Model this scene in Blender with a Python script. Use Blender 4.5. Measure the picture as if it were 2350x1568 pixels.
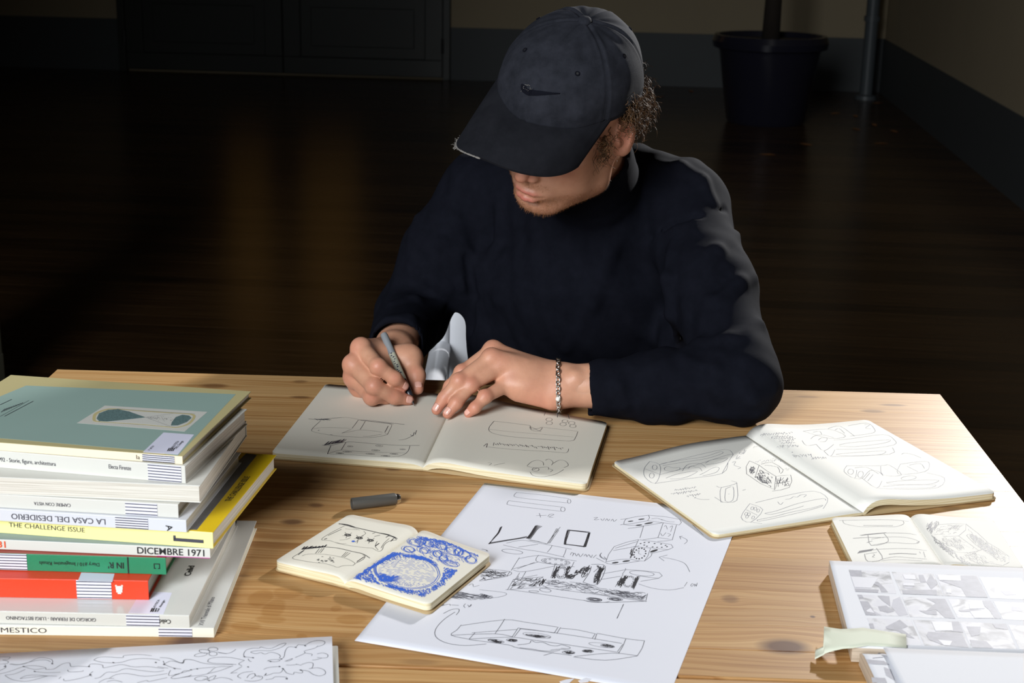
import bpy, bmesh, math, random
import numpy as np
from mathutils import Vector, Matrix

random.seed(7)
rng = np.random.default_rng(11)
scn = bpy.context.scene
for o in list(bpy.data.objects):
    bpy.data.objects.remove(o, do_unlink=True)
COL = scn.collection

# ------------------------------------------------------------------ camera
IW, IH = 2350.0, 1568.0
FPX, PITCH, ROLL = 3450.0, 0.281817, 0.0197676
ZT = 0.75                      # table top height
CAMZ = ZT + 0.650621
cp_, sp_ = math.cos(PITCH), math.sin(PITCH)
cr_, sr_ = math.cos(ROLL), math.sin(ROLL)
cam_d = bpy.data.cameras.new('camera')
cam = bpy.data.objects.new('camera', cam_d)
COL.objects.link(cam)
right = Vector((cr_, sp_*sr_, cp_*sr_))
up = Vector((-sr_, sp_*cr_, cp_*cr_))
fwd = Vector((0, cp_, -sp_))
M = Matrix.Identity(4)
for i in range(3):
    M[i][0], M[i][1], M[i][2] = right[i], up[i], -fwd[i]
M[2][3] = CAMZ
cam.matrix_world = M
cam_d.sensor_width = 36.0
cam_d.lens = FPX/IW*36.0
cam_d.clip_start, cam_d.clip_end = 0.05, 60
cam_d.dof.use_dof = True
cam_d.dof.focus_distance = 1.80
cam_d.dof.aperture_fstop = 14.0
scn.camera = cam

# ------------------------------------------------------------------ world, lights, exposure
scn.view_settings.view_transform = 'Standard'
scn.view_settings.look = 'None'
scn.view_settings.gamma = 1.0
scn.view_settings.exposure = 0.0
scn.view_settings.use_curve_mapping = False
w = bpy.data.worlds.new('world'); scn.world = w
w.use_nodes = True
w.node_tree.nodes['Background'].inputs[0].default_value = (0.75, 0.85, 1.0, 1)
w.node_tree.nodes['Background'].inputs[1].default_value = 0.010

def lamp(name, kind, loc, target, power, color, **kw):
    d = bpy.data.lights.new(name, kind)
    d.energy = power
    d.color = color
    for k, v in kw.items():
        setattr(d, k, v)
    o = bpy.data.objects.new(name, d)
    COL.objects.link(o)
    o.location = loc
    v = Vector(target)-Vector(loc)
    o.rotation_euler = v.to_track_quat('-Z', 'Y').to_euler()
    return o

# key: studio lamp behind the sitter, to the right
KEYDIR = Vector((0.56, 0.83, 0.45)).normalized()
KT = Vector((0.05, 1.65, ZT))
lamp('key_studio_lamp', 'SPOT', KT+KEYDIR*3.3, KT, 440, (1.0, 0.985, 0.97),
     spot_size=math.radians(44), spot_blend=0.35, shadow_soft_size=0.09)
# added soft area fill behind the camera on the left; no window stands there
lamp('front_left_fill', 'AREA', (-1.75, -1.9, 2.65), (-0.2, 1.7, 0.85), 50, (0.93, 0.97, 1.0),
     shape='RECTANGLE', size=1.4, size_y=2.4, spread=math.radians(74))
# weak unseen spot, added only to brighten the far right wall
lamp('right_wall_fill', 'SPOT', (1.0, 4.6, 3.7), (2.45, 7.6, 0.9), 26, (1.0, 0.97, 0.92),
     spot_size=math.radians(52), spot_blend=1.0, shadow_soft_size=0.12)

# ------------------------------------------------------------------ pixel helpers (2350 x 1568 frame)
def ray(px, py):
    x = (px-IW/2)/FPX; y = -(py-IH/2)/FPX
    x, y = cr_*x-sr_*y, sr_*x+cr_*y
    return (x, cp_+sp_*y, -sp_+cp_*y)
def at(px, py, z=0.0):
    """point at height z above the table top"""
    d = ray(px, py)
    t = (z-(CAMZ-ZT))/d[2]
    return Vector((d[0]*t, d[1]*t, ZT+z))
def atY(px, py, Y):
    d = ray(px, py); t = Y/d[1]
    return Vector((d[0]*t, Y, CAMZ+d[2]*t))
def atfloor(px, py, z=0.0):
    return at(px, py, z-ZT)
def proj(p):
    x, y, z = p[0], p[1], p[2]-CAMZ
    fy = cp_*y-sp_*z; uz = sp_*y+cp_*z
    x, y = x/fy, uz/fy
    x, y = cr_*x+sr_*y, -sr_*x+cr_*y
    return (IW/2+FPX*x, IH/2-FPX*y)

# ------------------------------------------------------------------ object helpers
def link(name, me, mat=None, parent=None):
    o = bpy.data.objects.new(name, me)
    COL.objects.link(o)
    if mat is not None and me is not None and not me.materials:
        me.materials.append(mat)
    if parent is not None:
        o.parent = parent
    return o
def mesh(name, verts, faces, mat=None, parent=None, smooth=False):
    me = bpy.data.meshes.new(name)
    me.from_pydata([tuple(map(float, v)) for v in verts], [], [tuple(map(int, f)) for f in faces])
    me.update()
    if smooth:
        me.polygons.foreach_set('use_smooth', [True]*len(me.polygons))
    return link(name, me, mat, parent)
def empty(name, loc, rz=0.0):
    o = bpy.data.objects.new(name, None)
    COL.objects.link(o)
    o.location = loc
    o.rotation_euler = (0, 0, rz)
    o.empty_display_size = 0.05
    return o
def tag(o, label=None, cat=None, group=None, kind=None):
    if label: o['label'] = label
    if cat: o['category'] = cat
    if group: o['group'] = group
    if kind: o['kind'] = kind
    return o
class MB:
    """collects simple shapes into one mesh"""
    def __init__(s): s.v = []; s.f = []
    def add(s, vs, fs):
        n = len(s.v); s.v += [tuple(v) for v in vs]; s.f += [tuple(i+n for i in f) for f in fs]
    def box(s, x0, x1, y0, y1, z0, z1):
        s.add([(x0,y0,z0),(x1,y0,z0),(x1,y1,z0),(x0,y1,z0),(x0,y0,z1),(x1,y0,z1),(x1,y1,z1),(x0,y1,z1)],
              [(0,3,2,1),(4,5,6,7),(0,1,5,4),(1,2,6,5),(2,3,7,6),(3,0,4,7)])
    def gridbox(s, x0, x1, y0, y1, z0, z1, nx=1, ny=1, warp=None, corner=0.0):
        vs = []; fs = []
        def P(i, j, z):
            x = x0+(x1-x0)*i/nx; y = y0+(y1-y0)*j/ny
            if warp: x, y, z = warp(x, y, z)
            return (x, y, z)
        for z in (z0, z1):
            for j in range(ny+1):
                for i in range(nx+1): vs.append(P(i, j, z))
        n = (nx+1)*(ny+1); k = lambda i, j, t: t*n+j*(nx+1)+i
        for j in range(ny):
            for i in range(nx):
                fs.append((k(i,j,1),k(i+1,j,1),k(i+1,j+1,1),k(i,j+1,1)))
                fs.append((k(i,j,0),k(i,j+1,0),k(i+1,j+1,0),k(i+1,j,0)))
        for i in range(nx):
            fs.append((k(i,0,0),k(i+1,0,0),k(i+1,0,1),k(i,0,1)))
            fs.append((k(i,ny,0),k(i,ny,1),k(i+1,ny,1),k(i+1,ny,0)))
        for j in range(ny):
            fs.append((k(0,j,0),k(0,j,1),k(0,j+1,1),k(0,j+1,0)))
            fs.append((k(nx,j,0),k(nx,j+1,0),k(nx,j+1,1),k(nx,j,1)))
        s.add(vs, fs)
    def tube(s, pts, radii, n=10, cap=True):
        pts = [Vector(p) for p in pts]
        if not hasattr(radii, '__len__'): radii = [radii]*len(pts)
        base = len(s.v); prev = None
        for i, p in enumerate(pts):
            t = (pts[min(i+1, len(pts)-1)]-pts[max(i-1, 0)])
            t = t.normalized() if t.length > 1e-9 else Vector((0, 0, 1))
            if prev is None:
                a = Vector((0, 0, 1)) if abs(t.z) < .9 else Vector((1, 0, 0))
                u = t.cross(a).normalized()
            else:
                u = (prev-t*prev.dot(t)).normalized()
            prev = u; wv = t.cross(u)
            for k in range(n):
                a = 2*math.pi*k/n
                s.v.append(tuple(p+(u*math.cos(a)+wv*math.sin(a))*radii[i]))
        for i in range(len(pts)-1):
            for k in range(n):
                a, b = base+i*n+k, base+i*n+(k+1) % n
                s.f.append((a, b, b+n, a+n))
        if cap:
            s.f.append(tuple(base+k for k in range(n))[::-1])
            s.f.append(tuple(base+(len(pts)-1)*n+k for k in range(n)))
    def lathe(s, prof, n=40, c=(0, 0, 0)):
        base = len(s.v)
        for r, z in prof:
            for k in range(n):
                a = 2*math.pi*k/n
                s.v.append((c[0]+r*math.cos(a), c[1]+r*math.sin(a), c[2]+z))
        for i in range(len(prof)-1):
            for k in range(n):
                a, b = base+i*n+k, base+i*n+(k+1) % n
                s.f.append((a, b, b+n, a+n))
    def build(s, name, mat, parent=None, smooth=False, bevel=0.0):
        o = mesh(name, s.v, s.f, mat, parent, smooth)
        if bevel:
            m = o.modifiers.new('bevel', 'BEVEL'); m.width = bevel; m.segments = 2; m.limit_method = 'ANGLE'
        return o
def auto_smooth(o, ang=40):
    me = o.data
    me.polygons.foreach_set('use_smooth', [True]*len(me.polygons))
    try: me.set_sharp_from_angle(angle=math.radians(ang))
    except Exception: pass

# ------------------------------------------------------------------ materials
def srgb(r, g, b):
    f = lambda c: (c/255/12.92 if c/255 <= .04045 else ((c/255+.055)/1.055)**2.4)
    return (f(r), f(g), f(b), 1)
def newmat(name):
    m = bpy.data.materials.new(name); m.use_nodes = True
    nt = m.node_tree; bs = nt.nodes['Principled BSDF']
    return m, nt, bs
def N(nt, t, **kw):
    n = nt.nodes.new(t)
    for k, v in kw.items(): setattr(n, k, v)
    return n
def mat(name, col, rough=0.6, var=0.08, scale=20.0, bump=0.0, bscale=200.0, spec=0.5, metal=0.0, sheen=0.0, stretch=None):
    """plain procedural surface: base colour with soft noise variation and optional fine bump"""
    m, nt, bs = newmat(name)
    tc = N(nt, 'ShaderNodeTexCoord')
    nz = N(nt, 'ShaderNodeTexNoise'); nz.inputs['Scale'].default_value = scale; nz.inputs['Detail'].default_value = 4
    src = tc.outputs['Object']
    if stretch:
        mp = N(nt, 'ShaderNodeMapping'); mp.inputs['Scale'].default_value = stretch
        nt.links.new(src, mp.inputs[0]); src = mp.outputs[0]
    nt.links.new(src, nz.inputs['Vector'])
    mx = N(nt, 'ShaderNodeMix', data_type='RGBA')
    c = col
    mx.inputs[6].default_value = (c[0]*(1-var), c[1]*(1-var), c[2]*(1-var), 1)
    mx.inputs[7].default_value = (min(1, c[0]*(1+var)), min(1, c[1]*(1+var)), min(1, c[2]*(1+var)), 1)
    nt.links.new(nz.outputs[0], mx.inputs[0])
    nt.links.new(mx.outputs[2], bs.inputs['Base Color'])
    bs.inputs['Roughness'].default_value = rough
    bs.inputs['Specular IOR Level'].default_value = spec
    bs.inputs['Metallic'].default_value = metal
    if sheen:
        bs.inputs['Sheen Weight'].default_value = sheen
    if bump:
        nb = N(nt, 'ShaderNodeTexNoise'); nb.inputs['Scale'].default_value = bscale; nb.inputs['Detail'].default_value = 3
        nt.links.new(src, nb.inputs['Vector'])
        bp = N(nt, 'ShaderNodeBump'); bp.inputs['Strength'].default_value = bump; bp.inputs['Distance'].default_value = 0.002
        nt.links.new(nb.outputs[0], bp.inputs['Height']); nt.links.new(bp.outputs[0], bs.inputs['Normal'])
    return m
def cloth(name, c1, c2, scale=60, bump=.35, bscale=1400, spec=.2):
    """matt woven cloth: soft tone variation and a fine weave"""
    m, nt, bs = newmat(name)
    df = bs
    bs.inputs['Roughness'].default_value = .88; bs.inputs['Specular IOR Level'].default_value = spec
    bs.inputs['Specular Tint'].default_value = (.62, .68, .92, 1)
    tc = N(nt, 'ShaderNodeTexCoord')
    n1 = N(nt, 'ShaderNodeTexNoise'); n1.inputs['Scale'].default_value = scale; n1.inputs['Detail'].default_value = 6; n1.inputs['Roughness'].default_value = .65
    nt.links.new(tc.outputs['Object'], n1.inputs['Vector'])
    r = ramp(nt, [(.35, c1), (.7, c2)]); nt.links.new(n1.outputs[0], r.inputs[0]); nt.links.new(r.outputs[0], df.inputs['Base Color'])
    n2 = N(nt, 'ShaderNodeTexNoise'); n2.inputs['Scale'].default_value = bscale
    nt.links.new(tc.outputs['Object'], n2.inputs['Vector'])
    bp = N(nt, 'ShaderNodeBump'); bp.inputs['Strength'].default_value = bump; bp.inputs['Distance'].default_value = .0006
    nt.links.new(n2.outputs[0], bp.inputs['Height']); nt.links.new(bp.outputs[0], df.inputs['Normal'])
    return m
def ramp(nt, stops, interp='LINEAR'):
    r = N(nt, 'ShaderNodeValToRGB'); r.color_ramp.interpolation = interp
    e = r.color_ramp.elements
    while len(e) > 1: e.remove(e[-1])
    e[0].position, e[0].color = stops[0]
    for p, c in stops[1:]:
        k = e.new(p); k.color = c
    return r
def stripes_mat(name, c1, c2, scale=420.0, rough=0.7, axis=2):
    """stacked paper edges: thin irregular layers"""
    m, nt, bs = newmat(name)
    tc = N(nt, 'ShaderNodeTexCoord'); mp = N(nt, 'ShaderNodeMapping')
    s = [3.0, 3.0, 3.0]; s[axis] = scale
    mp.inputs['Scale'].default_value = s
    nt.links.new(tc.outputs['Object'], mp.inputs[0])
    nz = N(nt, 'ShaderNodeTexNoise'); nz.inputs['Scale'].default_value = 1.6; nz.inputs['Detail'].default_value = 4; nz.inputs['Roughness'].default_value = .7
    nt.links.new(mp.outputs[0], nz.inputs['Vector'])
    r = ramp(nt, [(0.32, c1), (0.62, c2)])
    nt.links.new(nz.outputs[0], r.inputs[0]); nt.links.new(r.outputs[0], bs.inputs['Base Color'])
    bp = N(nt, 'ShaderNodeBump'); bp.inputs['Strength'].default_value = .5; bp.inputs['Distance'].default_value = .0006
    nt.links.new(nz.outputs[0], bp.inputs['Height']); nt.links.new(bp.outputs[0], bs.inputs['Normal'])
    bs.inputs['Roughness'].default_value = rough
    return m
MT = {}
MT['paper_ivory'] = mat('paper_ivory', srgb(232, 227, 213), .75, .02, 8, .08, 900)
MT['paper_offwhite'] = mat('paper_offwhite', srgb(242, 240, 233), .7, .015, 8, .08, 900)
MT['paper_white'] = mat('paper_white', srgb(233, 234, 240), .7, .015, 8, .05, 900)
MT['paper_cool'] = mat('paper_cool', srgb(226, 227, 236), .55, .02, 8, .05, 900)
MT['edge_ivory'] = stripes_mat('page_edge_ivory', srgb(196, 178, 130), srgb(236, 226, 196), 520)
MT['edge_white'] = stripes_mat('page_edge_white', srgb(176, 168, 154), srgb(226, 222, 212), 420)
MT['edge_grey'] = stripes_mat('page_edge_grey', srgb(168, 150, 130), srgb(214, 198, 178), 420)
MT['ink'] = mat('black_ink', srgb(30, 30, 38), .5, .05)
MT['ink_thin'] = mat('grey_black_ink', srgb(62, 62, 74), .5, .05)
MT['ink_pale'] = mat('faint_pencil_ink', srgb(118, 120, 136), .5, .05)
MT['ink_blue'] = mat('blue_ink', srgb(62, 108, 214), .45, .08)
MT['kraft'] = mat('kraft_card', srgb(176, 152, 112), .8, .06, 30)
MT['sticker'] = mat('sticker_white', srgb(222, 222, 240), .45, .02)
MT['black'] = mat('print_black', srgb(26, 26, 28), .5, .05)
# ------------------------------------------------------------------ room shell
ROOM_A = math.radians(-4.9)           # the room is turned a little against the table
def floor_mat():
    m, nt, bs = newmat('dark_floor_boards')
    tc = N(nt, 'ShaderNodeTexCoord'); mp = N(nt, 'ShaderNodeMapping')
    mp.inputs['Scale'].default_value = (1.2, 22, 1)
    nt.links.new(tc.outputs['Object'], mp.inputs[0])
    nz = N(nt, 'ShaderNodeTexNoise'); nz.inputs['Scale'].default_value = 2.0; nz.inputs['Detail'].default_value = 6
    nt.links.new(mp.outputs[0], nz.inputs['Vector'])
    oi = N(nt, 'ShaderNodeObjectInfo')
    ad = N(nt, 'ShaderNodeMath', operation='MULTIPLY_ADD'); ad.inputs[1].default_value = .35
    nt.links.new(oi.outputs['Random'], ad.inputs[0]); nt.links.new(nz.outputs[0], ad.inputs[2])
    r = ramp(nt, [(0.3, srgb(34, 24, 16)), (0.75, srgb(68, 48, 29)), (1.0, srgb(82, 60, 37))])
    nt.links.new(ad.outputs[0], r.inputs[0]); nt.links.new(r.outputs[0], bs.inputs['Base Color'])
    mr = N(nt, 'ShaderNodeMapRange'); mr.inputs[3].default_value = .16; mr.inputs[4].default_value = .34
    nt.links.new(nz.outputs[0], mr.inputs[0]); nt.links.new(mr.outputs[0], bs.inputs['Roughness'])
    bp = N(nt, 'ShaderNodeBump'); bp.inputs['Strength'].default_value = .12; bp.inputs['Distance'].default_value = .002
    nt.links.new(nz.outputs[0], bp.inputs['Height']); nt.links.new(bp.outputs[0], bs.inputs['Normal'])
    return m
MT['floor'] = floor_mat()
MT['wall'] = mat('beige_plaster', srgb(158, 144, 118), .85, .10, 1.4, .2, 30)
MT['dado'] = mat('grey_painted_dado', srgb(66, 70, 72), .6, .08, 2.0, .1, 30)
MT['door'] = mat('dark_green_door_paint', srgb(38, 41, 37), .45, .06, 3)
MT['jamb'] = mat('grey_green_paint', srgb(150, 160, 152), .6, .05, 3)

room = Matrix.Rotation(ROOM_A, 4, 'Z')
roomi = room.inverted()
def rm(p): return roomi @ Vector(p)       # world -> room axes
WB = rm(atfloor(1200, 188))[1]            # back wall distance in room axes
WR = rm(atfloor(2200, 358))[0]            # right wall
WL = -6.5
WF = -3.2
HC = 3.9
def room_box(name, x0, x1, y0, y1, z0, z1, m, parent=None, bevel=0):
    b = MB(); b.box(x0, x1, y0, y1, z0, z1)
    o = b.build(name, m, parent, bevel=bevel)
    if parent is None: o.matrix_world = room
    return o
fl = tag(room_box('floor', WL-.2, WR+.2, WF-.2, WB+.2, -.06, -.004, MT['door']), kind='structure')
# floor boards: each board is a piece of the floor, laid across the view
bw = 0.115
nb_ = int((WB-1.5)/bw)
board_me = {}
for i in range(nb_):
    y0 = 1.5+i*bw
    b = MB(); b.box(WL, WR, y0+.0012, y0+bw-.0012, -.004, 0)
    o = b.build('floor_board', MT['floor'], fl)
tag(room_box('wall_back', WL-.2, WR+.2, WB, WB+.2, 0, HC, MT['wall']), kind='structure')
tag(room_box('wall_right', WR, WR+.2, WF, WB, 0, HC, MT['wall']), kind='structure')
tag(room_box('wall_left', WL-.2, WL, WF, WB, 0, HC, MT['wall']), kind='structure')
tag(room_box('wall_front', WL-.2, -3.4, WF-.2, WF, 0, HC, MT['wall']), kind='structure')
tag(room_box('ceiling', WL-.2, WR+.2, WF-.2, WB+.2, HC, HC+.1, MT['wall']), kind='structure')
DH = 0.43
# door position on the back wall
dx0, dx1 = rm(atfloor(296, 150))[0], rm(atfloor(1018, 182))[0]
k_ = WB/rm(atfloor(296, 150))[1]; dx0 *= k_
k_ = WB/rm(atfloor(1018, 182))[1]; dx1 *= k_
tag(room_box('trim_1', WL, dx0-.02, WB-.012, WB, 0, DH, MT['dado']), 'grey painted dado band on the back wall left of the doors', kind='structure')
tag(room_box('trim_2', dx1+.02, WR, WB-.012, WB, 0, DH, MT['dado']), kind='structure')
tag(room_box('trim_3', WR-.012, WR, WF, WB, 0, DH, MT['dado']), kind='structure')
# double door
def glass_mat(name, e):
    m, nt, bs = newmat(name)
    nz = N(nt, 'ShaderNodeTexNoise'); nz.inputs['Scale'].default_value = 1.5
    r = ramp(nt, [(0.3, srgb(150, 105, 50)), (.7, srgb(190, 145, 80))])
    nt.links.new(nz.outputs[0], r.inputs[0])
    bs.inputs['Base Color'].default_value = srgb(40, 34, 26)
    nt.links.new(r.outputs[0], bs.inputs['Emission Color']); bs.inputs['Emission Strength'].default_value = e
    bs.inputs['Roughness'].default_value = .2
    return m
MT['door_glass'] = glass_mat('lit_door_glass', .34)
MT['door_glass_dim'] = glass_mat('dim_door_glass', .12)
dr = empty('door_1', room @ Vector((dx0, WB-.05, 0))); dr.rotation_euler.z = ROOM_A
tag(dr, kind='structure')
dw = dx1-dx0; lw = dw/2
b = MB(); b.box(-.06, 0, -.02, .05, 0, 2.6); b.box(dw, dw+.06, -.02, .05, 0, 2.6); b.box(-.06, dw+.06, -.02, .05, 2.6, 2.68)
b.build('door_frame', MT['door'], dr, bevel=.004)
for s in range(2):
    x0 = s*lw
    b = MB(); st = .15
    b.box(x0+.004, x0+lw-.004, -.01, .03, .02, .16)
    b.box(x0+.004, x0+lw-.004, -.01, .03, .66, .80); b.box(x0+.004, x0+lw-.004, -.01, .03, 2.44, 2.59)
    b.box(x0+.004, x0+st, -.01, .03, .16, 2.44); b.box(x0+lw-st, x0+lw-.004, -.01, .03, .16, 2.44)
    lf = b.build('door_leaf', MT['door'], dr, bevel=.004)
    b = MB(); b.box(x0+st, x0+lw-st, .002, .02, .16, .66); b.box(x0+st+.09, x0+lw-st-.09, -.006, .004, .25, .57)
    b.build('door_panel', MT['door'], lf, bevel=.006)
    for q in range(2):
        xa, xb = (x0+lw-.50, x0+lw-.10) if s == 0 else (x0+.10, x0+.62)
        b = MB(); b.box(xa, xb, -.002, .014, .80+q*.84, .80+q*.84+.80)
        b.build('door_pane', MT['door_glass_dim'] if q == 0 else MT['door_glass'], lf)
    b = MB(); b.box(x0+st, x0+lw-st, .002, .010, .80, 2.44); b.build('door_panel', MT['door'], lf)
    b = MB(); b.box(x0+st, x0+lw-st, -.004, .024, 1.60, 1.64); b.build('glazing_bar', MT['door'], lf)
    xx = x0+.0 if s == 0 else x0+lw
    for z in (.28, 1.4, 2.3):
        b = MB(); b.tube([(xx, -.03, z-.06), (xx, -.03, z+.06)], .012, 10); b.build('hinge', MT['black'], lf)
# pilaster edge at the far left of the picture
pc = atY(12, 890, 4.2)
pp = empty('trim_4', (pc[0]-.30, 4.2-.25, 0)); tag(pp, kind='structure')
b = MB(); b.box(0, .30, 0, .25, 0, 3.9); b.build('pilaster_shaft', MT['jamb'], pp, bevel=.005)
b = MB(); b.box(-.01, .302, -.01, .252, 0, .12); b.build('pilaster_foot', MT['jamb'], pp, bevel=.004)
# downpipe in the corner
MT['pipe'] = mat('grey_painted_pipe', srgb(78, 84, 88), .45, .05, 6)
pb = atfloor(1986, 228)
pipe = empty('downpipe', (pb[0], pb[1], 0)); tag(pipe, 'grey painted downpipe in the far corner of the room', 'pipe')
b = MB(); b.tube([(0, 0, 0), (0, 0, 3.89)], .05, 20); auto_smooth(b.build('pipe_shaft', MT['pipe'], pipe))
for z in (.62, 2.2):
    b = MB(); b.lathe([(.051, -.02), (.062, -.02), (.062, .02), (.051, .02)], 20, (0, 0, z)); auto_smooth(b.build('pipe_clamp', MT['pipe'], pipe))
b = MB(); b.lathe([(.05, .0), (.085, .0), (.08, .03), (.05, .04)], 20); auto_smooth(b.build('pipe_collar', MT['pipe'], pipe))
# potted tree
MT['pot'] = mat('dark_glazed_pot', srgb(34, 34, 46), .22, .08, 5)
MT['soil'] = mat('dark_soil', srgb(52, 36, 24), .95, .3, 40, .6, 80)
MT['bark'] = mat('dark_bark', srgb(44, 36, 30), .9, .25, 20, .6, 60, stretch=(4, 4, 1))
MT['leaf'] = mat('dark_leaf', srgb(40, 58, 32), .5, .2, 10)
MT['dryleaf'] = mat('dry_leaf', srgb(186, 124, 66), .7, .2, 30)
pc = atfloor(1765, 292)
pd = pc[1]+.24
pot = empty('potted_tree', (pc[0]+.01, pd, 0)); tag(pot, 'dark glazed planter with a tree trunk against the back wall', 'potted plant')
sc = pd/FPX
RR = 128*sc; hh = atY(1765, 80, pd)[2]
b = MB()
b.lathe([(0, 0), (RR*.66, 0), (RR*.70, .02), (RR*.88, hh*.80), (RR*.90, hh*.84), (RR*1.0, hh*.86), (RR*1.02, hh*.93), (RR*.98, hh), (RR*.90, hh), (RR*.88, hh*.93), (0, hh*.93)], 56)
auto_smooth(b.build('pot', MT['pot'], pot), 30)
b = MB(); b.lathe([(0, hh*.945), (RR*.4, hh*.95), (RR*.885, hh*.935)], 40); b.build('soil', MT['soil'], pot, True)
b = MB(); b.tube([(0, 0, hh*.9), (.005, 0, hh+.3), (-.01, 0, hh+.9), (.02, .01, hh+1.7)], [.062, .055, .05, .04], 14); b.build('trunk', MT['bark'], pot, True)
b = MB()
for i in range(240):
    a = rng.uniform(0, 6.28); e = rng.uniform(-.3, 1.3); r = rng.uniform(.1, .6)
    c = Vector((.02+r*math.cos(a)*math.cos(e), r*math.sin(a)*math.cos(e), hh+1.75+r*math.sin(e)))
    d = Vector((math.cos(a), math.sin(a), rng.uniform(-.6, .4))).normalized(); sd = d.cross(Vector((0, 0, 1))).normalized()*.025
    L = rng.uniform(.09, .16)
    b.add([c, c+d*L*.5+sd, c+d*L+Vector((0, 0, -.02)), c+d*L*.5-sd], [(0, 1, 2, 3)])
cr = b.build('foliage', MT['leaf'], pot); cr['kind'] = 'stuff'
# fallen leaves around the pot
lp = [(1835, 330), (1905, 262), (1850, 262), (2010, 290), (2060, 305), (1960, 265), (1740, 355), (1590, 212), (2040, 330), (1975, 300), (2000, 238), (1525, 222)]
lv = [(0, 0, 0), (.3, .12, .01), (.65, .13, .018), (1, 0, .004), (.65, -.13, .012), (.3, -.12, .006), (.5, 0, .002)]
lf_ = [(0, 1, 6), (1, 2, 6), (2, 3, 6), (3, 4, 6), (4, 5, 6), (5, 0, 6)]
lm_ = None
for i, (px, py) in enumerate(lp):
    if lm_ is None:
        o = mesh('fallen_leaf', [Vector(v)*.11 for v in lv], lf_, MT['dryleaf']); lm_ = o.data
    else:
        o = link('fallen_leaf', lm_)
    p = atfloor(px, py); o.location = (p[0], p[1], .003); o.rotation_euler = (0, 0, rng.uniform(0, 6.28))
    tag(o, 'small dry brown leaf lying on the dark floor around the planter', 'leaf', 'dry leaves on the floor around the planter')
# ------------------------------------------------------------------ table
TA = at(132, 848); TB = at(2157, 905)
tdir = (TB-TA); TW = tdir.length; tang = math.atan2(tdir.y, tdir.x)
TD = 1.08                                   # depth of the top
table = empty('table', (TA.x, TA.y, 0), tang)   # local x along the far edge, local -y towards the camera
tag(table, 'pine plank work table strewn with open sketchbooks', 'table')
tinv = (Matrix.Translation((TA.x, TA.y, 0)) @ Matrix.Rotation(tang, 4, 'Z')).inverted()
def tl(px, py, z=0): return tinv @ at(px, py, z)
KNOTS = [(1796, 1484, .026, .017, 1), (1672, 1375, .009, .010, .6), (692, 912, .016, .006, .75), (492, 886, .022, .012, .7), (690, 876, .012, .008, .6),
         (725, 1106, .009, .005, .55), (722, 1160, .010, .007, .75), (668, 1198, .014, .009, .8), (905, 1078, .012, .006, .7),
         (2005, 944, .018, .008, .65), (2050, 930, .020, .006, .7), (1850, 911, .018, .006, .5), (437, 1474, .022, .020, .9), (1868, 1416, .003, .003, 1),
         (1940, 1020, .02, .01, .3), (2190, 1120, .012, .006, .6), (560, 1322, .010, .003, .5), (2180, 1168, .014, .008, .5), (960, 1520, .02, .006, .4), (1290, 1100, .004, .004, .3)]
STAINS = [(656, 1362, .016, .016), (628, 1398, .012, .022), (622, 1422, .016, .010), (773, 1396, .006, .007), (806, 1422, .016, .010), (596, 1374, .012, .02), (690, 1462, .006, .006), (705, 1374, .005, .004), (560, 1440, .016, .012)]
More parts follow.
